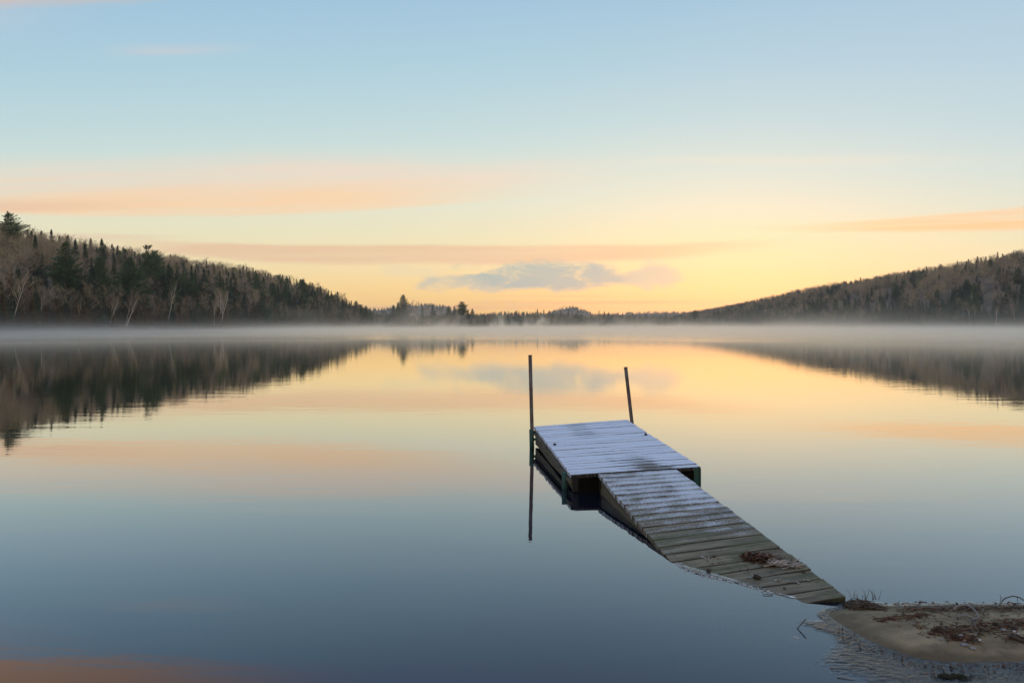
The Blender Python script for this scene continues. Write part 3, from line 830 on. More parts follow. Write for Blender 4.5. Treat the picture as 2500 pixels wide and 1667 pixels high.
# ------------------------------------------------------------------ dock materials
def wood_mat(name, dark, light, frost, seed=0.0, moss=0.0):
    """weathered boards; u across the dock (m), v along it (in boards); frost: None, 'deck' or 'ramp'"""
    m, N = mat(name)
    uv = N.n('ShaderNodeUVMap').outputs[0]
    u, v, _ = N.sep(uv)
    bid = N.m('FLOOR', v); fv = N.m('FRACT', v)
    g = N.noise(N.xyz(N.mul(u, 2.2), N.add(N.mul(fv, 2.2), N.mul(bid, 7.3)), bid), 1.0, 6, 0.65)
    fine = N.noise(N.xyz(N.mul(u, 6.0), N.add(N.mul(fv, 14.0), N.mul(bid, 3.1)), seed), 1.0, 4, 0.6)
    col = N.mix(N.ss(g, 0.3, 0.7), dark + (1,), light + (1,))
    col = N.mix(N.ss(fine, 0.5, 0.72, 0, 0.5), col, tuple(c * .45 for c in dark) + (1,))
    bt = N.noise(N.xyz(0.0, 0.0, N.mul(bid, 1.37)), 3.0, 1)
    if seed != 4.0: col = N.mix(N.ss(bt, 0.35, 0.65, 0, 0.35), col, (0.12, 0.115, 0.085, 1))
    grain = N.noise(N.xyz(N.mul(u, 1.3), N.add(N.mul(fv, 16.0), N.mul(bid, 5.7)), seed + 2.0), 1.0, 3, 0.7)
    col = N.mix(N.ss(grain, 0.52, 0.66, 0, 0.55), col, tuple(c * .5 for c in dark) + (1,))
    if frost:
        gap_shade = N.m('MAXIMUM', N.ss(fv, 0.085, 0.05), N.ss(fv, 0.93, 0.965))  # shade of the gaps painted into the board edges
        col = N.mix(N.mul(gap_shade, .92), col, (0.010, 0.009, 0.007, 1))
        nr = None
        for u0 in ((.05, .38, .71) if frost == 'ramp' else (.06, .63, 1.20)):
            for f0 in (.28, .74):
                dx = N.m('DIVIDE', N.sub(u, u0), 1.0); dy = N.mul(N.sub(fv, f0), 0.14)
                q = N.ss(N.m('SQRT', N.add(N.mul(dx, dx), N.mul(dy, dy))), .0075, .0045)
                nr = q if nr is None else N.m('MAXIMUM', nr, q)
        col = N.mix(N.mul(nr, .85), col, (0.030, 0.018, 0.012, 1))
    if moss: col = N.mix(N.mul(N.ss(N.noise(N.xyz(N.mul(u, 3.0), N.mul(v, .5), 4.0), 1.0, 4), 0.45, 0.62), moss), col, (0.075, 0.085, 0.040, 1))
    rough = 0.85
    bmp = N.add(N.mul(fine, 0.4), N.mul(g, 0.6))
    if frost:
        sp = N.noise(N.xyz(N.mul(u, 62.0), N.mul(v, 9.5), 1.0), 1.0, 3, 0.75)
        mid = N.noise(N.xyz(N.mul(u, 5.5), N.mul(v, 1.1), 3.0), 1.0, 4, 0.6)
        big = N.noise(N.xyz(N.mul(u, 1.6), N.mul(v, .22), 8.0), 1.0, 3, 0.5)
        if frost == 'deck':
            prof = N.mul(N.ss(fv, 0.0, 0.16), N.ss(fv, 1.0, 0.88))
            path = N.m('ABSOLUTE', N.sub(u, N.m('MULTIPLY_ADD', v, -0.018, 0.80)))
            wear = N.mul(N.ss(N.m('MULTIPLY_ADD', N.sub(mid, .5), .5, path), 0.30, 0.06), N.ss(v, 9.5, 0.5))
            wear2 = N.mul(N.ss(N.m('ABSOLUTE', N.sub(u, 0.53)), 0.22, 0.05), N.mul(N.ss(v, 14.5, 16.5), 0.45))
            fl = N.ss(v, 0.1, 2.2, 0.62, 1.0)
            k = N.sub(N.add(N.mul(prof, 0.58), N.mul(fl, 0.62)), N.add(N.mul(wear, 0.52), N.mul(wear2, 0.55)))
            k = N.add(k, N.add(N.mul(N.sub(mid, .5), 0.6), N.mul(N.sub(sp, .5), 0.9)))
            k = N.ss(k, 0.40, 1.10, 0.0, 0.90)
        else:
            prof = N.mul(N.ss(fv, 0.10, 0.55), N.ss(fv, 1.0, 0.80))
            fall = N.ss(v, 18.5, 4.0, 0.0, 1.0, 'LINEAR')
            k = N.add(N.mul(fall, 0.78), N.mul(N.mul(prof, N.ss(v, 19, 10)), 0.36))
            k = N.add(k, N.add(N.mul(N.sub(big, .5), 0.9), N.add(N.mul(N.sub(mid, .5), 1.3), N.mul(N.sub(sp, .5), 2.2))))
            k = N.add(k, N.mul(N.mul(N.ss(u, 0.25, 0.7), N.ss(v, 17.5, 12)), 0.16))
            k = N.ss(k, 0.52, 1.34, 0.0, 0.78)
        col = N.mix(k, col, (0.63, 0.67, 0.735, 1))
        bmp = N.add(bmp, N.mul(k, N.m('MULTIPLY_ADD', sp, 0.8, 0.6)))
    N.out(N.pbsdf(col, rough, N.bump(bmp, 0.7, 0.006), spec=0.25 if seed != 4.0 else 0.05))
    return m


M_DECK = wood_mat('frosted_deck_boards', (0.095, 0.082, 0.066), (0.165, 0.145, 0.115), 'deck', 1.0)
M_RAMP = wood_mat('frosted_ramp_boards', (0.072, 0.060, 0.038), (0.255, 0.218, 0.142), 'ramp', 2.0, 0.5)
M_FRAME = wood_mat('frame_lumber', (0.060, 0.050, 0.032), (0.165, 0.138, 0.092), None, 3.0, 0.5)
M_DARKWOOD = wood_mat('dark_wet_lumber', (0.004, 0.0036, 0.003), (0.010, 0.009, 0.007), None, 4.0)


def metal(name, c, rough=0.5, metal_=0.6, rust=0.5, rc=(0.06, 0.038, 0.026)):
    m, N = mat(name)
    p = N.coord('Object')
    a = N.noise(N.scalev(p, (6, 6, 2.5)), 3.0, 5, 0.65)
    k = N.mul(N.ss(a, 0.42, 0.62), rust)
    N.out(N.pbsdf(N.mix(k, c + (1,), rc + (1,)), N.ss(a, 0.3, 0.7, rough, 0.9), N.bump(a, 0.3, 0.002), spec=0.3, metal=N.mul(N.sub(1.0, k), metal_)))
    return m


M_PIPE = metal('galvanised_rusty_pipe', (0.13, 0.115, 0.11), .55, .5, .8)
M_GREEN = metal('green_painted_bracket', (0.020, 0.075, 0.060), .55, .1, .35)
M_BOLT = metal('dark_bolt', (0.02, 0.02, 0.022), .5, .7, .4)

# ------------------------------------------------------------------ dock platform
NL, NR = Vector((0.588, 7.714, 0.174)), Vector((1.842, 7.828, 0.233))
FL, FR = Vector((0.309, 10.770, 0.267)), Vector((1.563, 10.885, 0.342))


def bil(a, b, c, d, u, v): return (a.lerp(b, u)).lerp(c.lerp(d, u), v)


def boards(P, width, n, gap, thick, jit, seed, over=0.012):
    """n boards laid across; P(u, v) gives the top surface"""
    r = random.Random(seed); mb = MB()
    seg = 8
    for i in range(n):
        v0 = (i + gap / 2) / n; v1 = (i + 1 - gap / 2) / n
        ua, ub = -over / width + r.uniform(-jit, jit), 1 + over / width + r.uniform(-jit, jit)
        dz = r.uniform(-.0018, .0018); cup = r.uniform(.001, .003)
        tw = r.uniform(-.003, .003)
        ph = r.uniform(0, 6)
        V, UV, Fc = [], [], []
        prof = [(0, -thick), (0, -.006), (.045, 0), (.5, -cup), (.955, 0), (1, -.006), (1, -thick)]
        for s in range(seg + 1):
            t = s / seg; u = ua + (ub - ua) * t
            for (f, z) in prof:
                q = P(u, v0 + (v1 - v0) * f)
                wv = .0018 * math.sin(t * 5 + ph)
                V.append((q.x, q.y, q.z + z + dz + tw * (t - .5) * 2 + (wv if z > -thick else 0)))
                UV.append((u * width, i + .02 + .96 * f))
        k = len(prof)
        for s in range(seg):
            for j in range(k - 1):
                Fc.append((s * k + j, s * k + j + 1, (s + 1) * k + j + 1, (s + 1) * k + j))
            Fc.append((s * k + k - 1, s * k, (s + 1) * k, (s + 1) * k + k - 1))
        Fc.append(tuple(range(k - 1, -1, -1))); Fc.append(tuple(seg * k + j for j in range(k)))
        Fc = [f[::-1] for f in Fc]
        mb.add(V, Fc, UV)
    return mb


def beam(mb, a0, a1, w, z0, z1, inward, seg=10):
    """board standing on edge from a0 to a1 (top points); w thick towards inward; z0/z1 below the top line: numbers or functions of t"""
    prev = None; V, UV, Fc = [], [], []
    fz0 = z0 if callable(z0) else (lambda t: a0.lerp(a1, t).z + z0)
    fz1 = z1 if callable(z1) else (lambda t: a0.lerp(a1, t).z + z1)
    Lg = (a1 - a0).length
    for s in range(seg + 1):
        t = s / seg; p = a0.lerp(a1, t)
        lo, hi = fz0(t), fz1(t)
        for q, z in ((p, lo), (p, hi), (p + inward * w, hi), (p + inward * w, lo)):
            V.append((q.x, q.y, z)); UV.append((t * Lg, (0.1 if z == lo else .85) + 3 * round(w * 100)))
    for s in range(seg):
        for j in range(4):
            j2 = (j + 1) % 4
            Fc.append((s * 4 + j, (s + 1) * 4 + j, (s + 1) * 4 + j2, s * 4 + j2))
    Fc.append((0, 1, 2, 3)); Fc.append(tuple(seg * 4 + j for j in (3, 2, 1, 0)))
    mb.add(V, Fc, UV)


def make_dock():
    root = empty('dock_platform', (1.08, 9.3, 0.0))
    root.rotation_euler = (0, 0, 0)
    tag(root, 'frost covered wooden dock platform on two posts at the end of the ramp', 'dock')
    og = tuple(root.location)
    P = lambda u, v: bil(NL, NR, FL, FR, u, v)
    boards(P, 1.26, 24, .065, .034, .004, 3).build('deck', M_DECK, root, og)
    down = Vector((0, 0, -.036))
    ax = (FL - NL).normalized(); rt = (NR - NL).normalized()
    mb = MB()
    a0, a1 = NL + down + ax * .01, FL + down - ax * .01
    beam(mb, a0, a1, .038, -.075, 0.0, rt)
    b1 = mb.build('side_board', M_FRAME, root, og)
    mb = MB(); c0, c1 = a0 + rt * -.0, a1
    beam(mb, c0 - rt * .032, c1 - rt * .032, .030, -.052, -.018, rt)
    mb.build('rub_rail', M_FRAME, root, og)
    mb = MB(); beam(mb, a0 + rt * .006, a1 + rt * .006, .036, lambda t: .022 + .008 * math.sin(t * 9), lambda t: a0.lerp(a1, t).z - .083, rt)
    mb.build('side_board', M_FRAME, root, og)
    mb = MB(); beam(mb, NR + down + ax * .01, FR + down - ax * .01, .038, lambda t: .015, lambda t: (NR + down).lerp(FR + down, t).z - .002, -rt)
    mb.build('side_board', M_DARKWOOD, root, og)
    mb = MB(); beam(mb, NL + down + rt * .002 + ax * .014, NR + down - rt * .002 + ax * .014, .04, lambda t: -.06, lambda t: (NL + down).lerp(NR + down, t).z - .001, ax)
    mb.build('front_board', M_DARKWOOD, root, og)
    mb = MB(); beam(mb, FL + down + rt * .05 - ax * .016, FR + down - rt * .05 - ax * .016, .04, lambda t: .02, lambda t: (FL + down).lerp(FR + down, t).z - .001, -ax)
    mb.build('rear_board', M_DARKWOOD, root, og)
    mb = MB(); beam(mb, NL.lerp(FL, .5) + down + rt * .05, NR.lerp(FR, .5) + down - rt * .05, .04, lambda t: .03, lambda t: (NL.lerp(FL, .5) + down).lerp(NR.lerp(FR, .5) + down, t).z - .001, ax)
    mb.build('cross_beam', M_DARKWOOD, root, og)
    # float billet under the deck, just showing dark behind the side gap
    mb = MB()
    q = [bil(NL, NR, FL, FR, u, v) for u, v in ((.18, .08), (.92, .08), (.92, .46), (.18, .46))]
    mb.hexa([(p.x, p.y, -.12) for p in q] + [(p.x, p.y, .10) for p in q])
    mb.build('float', M_DARKWOOD, root, og)

    def post(base, top, r, nm='post'):
        b, t = Vector(base), Vector(top); d = t - b
        mb = MB()
        pts = [b + d * s for s in (-.9, 0, .3, .6, 1)]
        mb.tube(pts, [r] * 5, 12)
        o = mb.build(nm, M_PIPE, root, og)
        c = MB(); c.tube([t, t + d.normalized() * .008], [r * 1.18, r * 1.12], 12)
        o2 = c.build('cap', M_PIPE, o); o2.location = (-og[0], -og[1], -og[2])
        return o
    post((0.272, 10.61, 0.0), (0.2415, 10.61, 1.226), .024)
    post((1.628, 10.72, 0.2), (1.530, 10.72, 1.06), .0235)

    def sleeve(x, y, z0, z1, r, lean=0.0):
        mb = MB()
        mb.tube([(x, y, z0), (x + lean * (z1 - z0), y, z1)], [r, r], 14)
        if x < 1.0:
            for zz in (z0 + (z1 - z0) * .62, z0 + (z1 - z0) * .88): mb.box((x + .026, y, zz), (.04, .04, .03))
        mb.build('post_sleeve', M_GREEN, root, og)
    sleeve(0.268, 10.61, -.10, 0.243, .031, -.025)
    sleeve(0.529, 7.95, -.12, 0.158, .032, 0.0)
    sleeve(1.642, 10.72, -.10, 0.30, .031, -.05)
    # corner irons at the front
    mb = MB()
    mb.box((NL.x + .004, NL.y + .004, .085), (.012, .05, .15), .09); mb.box((NL.x + .03, NL.y + .004, .085), (.05, .012, .15), .09)
    mb.build('corner_bracket', M_BOLT, root, og)
    mb = MB()
    mb.box((NR.x + .003, NR.y + .004, .12), (.012, .05, .20), .09); mb.box((NR.x - .03, NR.y - .006, .12), (.05, .012, .20), .09)
    mb.build('corner_bracket', M_GREEN, root, og)
    for u, v in ((.045, .52), (.958, .60)):
        p = P(u, v); mb = MB()
        mb.tube([(p.x, p.y, p.z - .01), (p.x, p.y, p.z + .022)], [.018, .016], 8)
        mb.build('bolt', M_BOLT, root, og)


make_dock()

# ------------------------------------------------------------------ ramp
HL, HR = Vector((0.840, 7.706, 0.186)), Vector((1.598, 7.775, 0.2215))
EL, ER = Vector((1.184, 4.575, -0.068)), Vector((1.942, 4.645, 0.034))


def RP(u, v): return bil(HL, HR, EL, ER, u, v)      # v: 0 at the hinge, 1 at the shore end


def make_ramp():
    root = empty('dock_ramp', (1.39, 6.2, 0.0))
    tag(root, 'sloping plank ramp with fading frost, sinking into the water beside the sandbar', 'ramp')
    og = tuple(root.location)
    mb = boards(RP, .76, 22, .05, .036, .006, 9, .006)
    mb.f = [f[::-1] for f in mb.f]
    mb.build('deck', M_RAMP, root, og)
    mb = MB()
    q = [RP(u, v) for u, v in ((.02, .01), (.98, .01), (.98, .992), (.02, .992))]
    mb.hexa([(p.x, p.y, p.z - .052) for p in q] + [(p.x, p.y, p.z - .040) for p in q])
    mb.build('gap_dark_sheet', M_DARKWOOD, root, og)  # added dark sheet so the gaps between ramp boards look shaded
    dn = Vector((0, 0, -.053)); ax = (EL - HL).normalized(); rt = (HR - HL).normalized()
    for a, b, inn in ((HL, EL, rt), (HR, ER, -rt)):
        mb = MB(); beam(mb, a + dn + inn * .008 + ax * .02, b + dn + inn * .008 - ax * .02, .038, lambda t, a=a, b=b: (a + dn).lerp(b + dn, t).z - .125, lambda t, a=a, b=b: (a + dn).lerp(b + dn, t).z, inn)
        if inn is not rt: mb.f = [f[::-1] for f in mb.f]
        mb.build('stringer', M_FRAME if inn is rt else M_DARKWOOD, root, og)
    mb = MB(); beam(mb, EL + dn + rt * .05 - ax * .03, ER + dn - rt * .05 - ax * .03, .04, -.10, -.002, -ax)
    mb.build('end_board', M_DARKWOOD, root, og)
    mb = MB(); mb.box((HL.x + .006, HL.y - .03, .10), (.01, .09, .13), -.1)
    mb.build('hinge', M_BOLT, root, og)


make_ramp()

# ------------------------------------------------------------------ skim ice on the low side of the ramp
def ice_mat(name, white, scale, strength, wet=0.35):
    m, N = mat(name)
    p = N.pos()
    a = N.noise(N.scalev(p, (1.0, 2.6, 1.0)), scale, 5, 0.62, 0.4)
    b = N.noise(p, scale * 3.2, 3, 0.6)
    bump = N.bump(N.add(a, N.mul(b, .35)), strength, 0.02)
    gl = N.n('ShaderNodeBsdfGlossy'); gl.inputs['Roughness'].default_value = 0.08; N.put(gl.inputs['Normal'], bump)
    tr = N.n('ShaderNodeBsdfTransparent'); tr.inputs[0].default_value = (0.72, 0.76, 0.78, 1)
    fr = N.n('ShaderNodeFresnel'); fr.inputs[0].default_value = 1.42; N.put(fr.inputs[1], bump)
    mx = N.n('ShaderNodeMixShader'); N.put(mx.inputs[0], fr.outputs[0]); N.put(mx.inputs[1], tr.outputs[0]); N.put(mx.inputs[2], gl.outputs[0])
    df = N.n('ShaderNodeBsdfDiffuse'); df.inputs[0].default_value = (0.42, 0.46, 0.50, 1)
    fade = N.sep(N.n('ShaderNodeUVMap').outputs[0])[0]
    m2 = N.n('ShaderNodeMixShader'); N.put(m2.inputs[0], N.mul(N.mul(N.ss(a, 0.42, 0.68), white), fade)); N.put(m2.inputs[1], mx.outputs[0]); N.put(m2.inputs[2], df.outputs[0])
    t2 = N.n('ShaderNodeBsdfTransparent'); m3 = N.n('ShaderNodeMixShader')
    N.put(m3.inputs[0], N.ss(N.m('MULTIPLY_ADD', N.sub(a, .5), 0.9, fade), 0.05, 0.45)); N.put(m3.inputs[1], t2.outputs[0]); N.put(m3.inputs[2], m2.outputs[0])
    N.out(m3.outputs[0])
    return m


def G(px, py):
    """point of the water plane under photo pixel"""
    D = F * CAMZ / (py - HY)
    return Vector(((px - CX) / F * D, D, 0.0))


def C2(x, y): return G(1450 + x / 3.618, 1120 + y / 3.618)
def C3(x, y): return G(1850 + x / 3.618, 1380 + y / 3.618)


M_ICE = ice_mat('skim_ice', 0.35, 9.0, 0.25)
M_ICERIM = foliage_mat('ice_crystals', (0.30, 0.31, 0.31), (0.46, 0.48, 0.50), 0.5, 20)


def make_ramp_ice():
    outer = [C2(735, 915), C2(800, 975), C2(890, 1010), C2(1060, 1050), C2(1230, 1085), C2(1380, 1130), C2(1500, 1160), C2(1650, 1195), C2(1800, 1228)]
    # waterline on the ramp
    inner = []
    for k in range(len(outer)):
        v = .72 + .25 * k / (len(outer) - 1)
        best = min((abs(RP(u / 200, v).z), u / 200) for u in range(0, 201))
        q = RP(best[1], v); inner.append(Vector((q.x + .02, q.y, 0)))
    mb = MB(); V = []; n = 8
    r = random.Random(3)
    for a, b in zip(outer, inner):
        for s in range(n + 1):
            q = a.lerp(b, s / n); V.append((q.x, q.y, .004 + .0015 * r.random()))
    Fc = [(i * (n + 1) + s, (i + 1) * (n + 1) + s, (i + 1) * (n + 1) + s + 1, i * (n + 1) + s + 1) for i in range(len(outer) - 1) for s in range(n)]
    mb.add(V, [f for f in Fc], [(.8, 0)] * len(V), smooth=True)
    o = mb.build('skim_ice', M_ICE)
    tag(o, 'thin skim of ice over the sunken left edge of the ramp', 'ice', kind='stuff')
    mb = MB()
    for i in range(len(outer) - 2):
        L = (outer[i + 1] - outer[i]).length
        for _ in range(int(L / .006)):
            q = outer[i].lerp(outer[i + 1], r.random()) + Vector((r.gauss(0, .008), r.gauss(0, .012), 0))
            a = r.uniform(0, 6.28); s = r.uniform(.005, .016); h = r.uniform(.004, .011)
            d = Vector((math.cos(a), math.sin(a), 0)) * s; e = Vector((-d.y, d.x, 0)) * .4
            mb.add([q + d, q + e, q - d, q - e, q + Vector((0, 0, h))], [(0, 1, 4), (1, 2, 4), (2, 3, 4), (3, 0, 4)])
    o = mb.build('ice_crust', M_ICERIM)
    tag(o, 'crumbly white ice rim bordering the sunken edge of the ramp', 'ice', kind='stuff')


make_ramp_ice()

# ------------------------------------------------------------------ sandbar
RIM = [(600, 418), (612, 450), (640, 475), (740, 540), (850, 600), (950, 660), (1100, 720), (1250, 780), (1430, 830), (1600, 855), (1800, 868), (1950, 866), (2352, 856), (2900, 840), (3900, 830)]
BACK = [(3900, 352), (2352, 352), (1900, 350), (1600, 352), (1350, 356), (1180, 360), (1000, 346), (860, 352), (740, 380), (650, 402)]
POLY = np.array([(C3(*p).x, C3(*p).y) for p in RIM + BACK])


def sdist(X, Y):
    d = np.full(X.shape, 1e9); ins = np.zeros(X.shape, bool)
    n = len(POLY)
    for i in range(n):
        ax, ay = POLY[i]; bx, by = POLY[(i + 1) % n]
        t = np.clip(((X - ax) * (bx - ax) + (Y - ay) * (by - ay)) / ((bx - ax) ** 2 + (by - ay) ** 2), 0, 1)
        d = np.minimum(d, np.hypot(X - ax - t * (bx - ax), Y - ay - t * (by - ay)))
        c = ((ay > Y) != (by > Y)) & (X < (bx - ax) * (Y - ay) / (by - ay + 1e-12) + ax)
        ins ^= c
    return np.where(ins, d, -d)


def sand_h(X, Y):
    d = sdist(X, Y)
    fr = smooth(4.62, 3.9, Y)
    up = .022 + .030 * fr
    h = np.where(d > 0, up * (1 - np.exp(-np.maximum(d, 0) / .10)) + .10 * np.maximum(d - .1, 0) * .12, -.24 * np.maximum(-d, 0) - .04 * (1 - np.exp(np.minimum(d, 0) / .08)))
    rip = .0035 * vnoise(X, Y, .10, 1) + .0025 * vnoise(X, Y, .035, 2) + .0012 * vnoise(X + Y, X - Y, .013, 3)
    return h + rip * np.clip((d + .03) / .2, 0, 1)


def sz(x, y): return float(sand_h(np.array([x]), np.array([y]))[0])


def make_sand():
    xs = np.concatenate([np.arange(.9, 3.3, .012), np.arange(3.3, 7.5, .06)]); ys = np.arange(2.4, 5.6, .014)
    X, Y = np.meshgrid(xs, ys); Z = sand_h(X, Y)
    ny, nx = X.shape
    V = np.stack([X, Y, Z], -1).reshape(-1, 3)
    i = np.arange(ny - 1)[:, None]; j = np.arange(nx - 1)[None, :]
    Q = np.stack([i * nx + j, i * nx + j + 1, (i + 1) * nx + j + 1, (i + 1) * nx + j], -1).reshape(-1, 4)
    me = bpy.data.meshes.new('sandbar'); me.from_pydata(V.tolist(), [], Q.tolist())
    me.polygons.foreach_set('use_smooth', [True] * len(me.polygons))
    m, N = mat('wet_sand')
    p = N.pos(); x, y, z = N.sep(p)
    a = N.noise(N.scalev(p, (2.2, 5.0, 1)), 1.0, 5, 0.6); gr = N.noise(p, 260.0, 2, 0.7); b = N.noise(p, 14.0, 4, 0.6)
    col = N.mix(N.ss(a, 0.3, 0.7), (0.150, 0.108, 0.060, 1), (0.320, 0.245, 0.140, 1))
    col = N.mix(N.ss(b, 0.52, 0.7, 0, 0.45), col, (0.06, 0.048, 0.034, 1))
    col = N.mix(N.ss(gr, 0.35, 0.7, 0, 0.4), col, (0.05, 0.043, 0.034, 1))
    col = N.mix(N.mul(N.ss(N.m('MULTIPLY_ADD', N.sub(a, .5), .02, z), 0.034, 0.010), .55), col, (0.045, 0.037, 0.024, 1))
    col = N.mix(N.ss(z, -0.04, -0.22), col, (0.022, 0.023, 0.023, 1))
    N.out(N.pbsdf(col, 0.85, N.bump(N.add(N.mul(gr, .3), b), 0.6, 0.006), spec=0.2))
    me.materials.append(m)
    o = bpy.data.objects.new('sandbar', me); COL.objects.link(o)
    tag(o, 'low tongue of wet brown sand at the lower right by the ramp end', 'sandbar', kind='structure')


make_sand()


def make_ripple_ice():
    """crinkled ice fringe round the sand"""
    r = random.Random(8)
    xs = np.arange(1.35, 4.2, .008); ys = np.arange(3.1, 4.75, .010)
    X, Y = np.meshgrid(xs, ys); d = sdist(X, Y)
    width = .17 + .05 * vnoise(X, Y, .15, 3) + .02 * vnoise(X, Y, .04, 6)
    width = np.where(Y < 4.1, width + .30 * smooth(4.1, 3.8, Y), width)
    width = np.where((Y > 4.35), .06 + .02 * vnoise(X, Y, .05, 2), width)
    k = np.clip(1 + d / width, 0, 1)
    keep = (d < .02) & (d > -width)
    rel = np.array([[mnoise.fractal((x * 26, y * 62, 0), 0.9, 2.0, 3) for x in xs] for y in ys]) if False else vnoise(X * 1.0, Y * 2.2, .030, 4) * .6 + vnoise(X, Y * 2.4, .017, 7) * .5
    Z = .004 + .0028 * np.clip(rel, -.5, 1) * np.clip(k * 1.6, 0, 1)
    ny, nx = X.shape
    idx = -np.ones(X.shape, int); V = []
    F4 = []
    q = keep[:-1, :-1] & keep[1:, :-1] & keep[1:, 1:] & keep[:-1, 1:]
    used = np.zeros(X.shape, bool)
    used[:-1, :-1] |= q; used[1:, :-1] |= q; used[1:, 1:] |= q; used[:-1, 1:] |= q
    idx[used] = np.arange(used.sum())
    V = np.stack([X[used], Y[used], Z[used]], -1).tolist()
    for i, j in zip(*np.nonzero(q)): F4.append((idx[i, j], idx[i, j + 1], idx[i + 1, j + 1], idx[i + 1, j]))
    mb = MB(); mb.add(V, F4, [(float(q), 0) for q in k[used]], smooth=True)
    o = mb.build('ice_fringe', ice_mat('fringe_ice', 0.12, 20.0, 0.2))
    tag(o, 'crinkled ice fringe round the wet edge of the sandbar', 'ice', kind='stuff')


make_ripple_ice()

# ------------------------------------------------------------------ small things on sand, ramp and water
def litter_mat():
    m, N = mat('dead_leaves')
    p = N.pos()
    a = N.noise(p, 26.0, 2, 0.6); b = N.noise(p, 90.0, 2, 0.6)
    c = N.ramp(a, [(0.32, (0.030, 0.022, 0.017, 1)), (0.46, (0.070, 0.036, 0.023, 1)), (0.55, (0.115, 0.056, 0.031, 1)), (0.66, (0.150, 0.100, 0.060, 1)), (0.78, (0.17, 0.155, 0.13, 1))])
    N.out(N.pbsdf(N.mix(N.ss(b, .5, .7, 0, .4), c, (0.05, 0.035, 0.025, 1)), 0.8, spec=0.2))
    return m


M_LEAF = litter_mat()
M_STICK = foliage_mat('grey_driftwood', (0.090, 0.082, 0.076), (0.190, 0.180, 0.175), 0.2, 12)
M_DSTICK = foliage_mat('dark_sticks', (0.022, 0.018, 0.014), (0.105, 0.086, 0.066), 0.2, 12)
M_PALE = foliage_mat('bleached_twig', (0.26, 0.235, 0.20), (0.40, 0.37, 0.33), 0.2, 12)


def leaf(mb, r, p, s, up=.5):
    a = r.uniform(0, 6.28); d = Vector((math.cos(a), math.sin(a), r.uniform(-up, up) * .5)); e = Vector((-d.y, d.x, r.uniform(-up, up)))
    p = Vector(p)
    curl = Vector((0, 0, s * r.uniform(.05, .5)))
    mb.add([p - d * s, p - d * s * .2 + e * s * .55 + curl, p + d * s + curl * .6, p - d * s * .1 - e * s * .5 + curl * r.random(), p + Vector((0, 0, s * .05))],
           [(0, 4, 1), (1, 4, 2), (2, 4, 3), (3, 4, 0)])


def stick(mb, pts, r0, r1, n=5):
    k = len(pts) - 1
    mb.tube(pts, [r0 + (r1 - r0) * i / k for i in range(k + 1)], n)


def on_sand(cx, cy, dz=0.0):
    q = C3(cx, cy)
    for _ in range(6):
        z = max(sz(q.x, q.y), 0.0)
        D = F * (CAMZ - z) / (1380 + cy / 3.618 - HY)
        q = Vector(((1850 + cx / 3.618 - CX) / F * D, D, 0))
    z = max(sz(q.x, q.y), 0.0)
    return Vector((q.x, q.y, z + dz))


def bump_blob(seed, sx, sy, szz, rough=.18, sub=2):
    import bmesh
    bm = bmesh.new(); bmesh.ops.create_icosphere(bm, subdivisions=sub + 1, radius=1)
    for v in bm.verts:
        k = 1 + rough * mnoise.noise(v.co * 1.4 + Vector((seed * 3.1, seed, 0))) + rough * .5 * mnoise.noise(v.co * 3.3 + Vector((seed, 0, seed)))
        v.co = Vector((v.co.x * sx * k, v.co.y * sy * k, v.co.z * szz * k))
    P = [v.co.copy() for v in bm.verts]; Fc = [tuple(v.index for v in f.verts) for f in bm.faces]
    bm.free()
    return P, Fc


M_STONE = foliage_mat('grey_pebble', (0.13, 0.133, 0.145), (0.24, 0.245, 0.26), 0.3, 30)
M_SHELL = foliage_mat('pale_pebble', (0.32, 0.32, 0.33), (0.46, 0.46, 0.47), 0.3, 30)


def stone(loc, s, label, m, seed, rz=0.0, group='pebbles on the sandbar', name='pebble', cat='stone'):
    P, Fc = bump_blob(seed, *s)
    mb = MB(); mb.add(P, Fc, smooth=True)
    o = mb.build(name, m); o.location = loc; o.rotation_euler = (0, 0, rz)
    tag(o, label, cat, group)


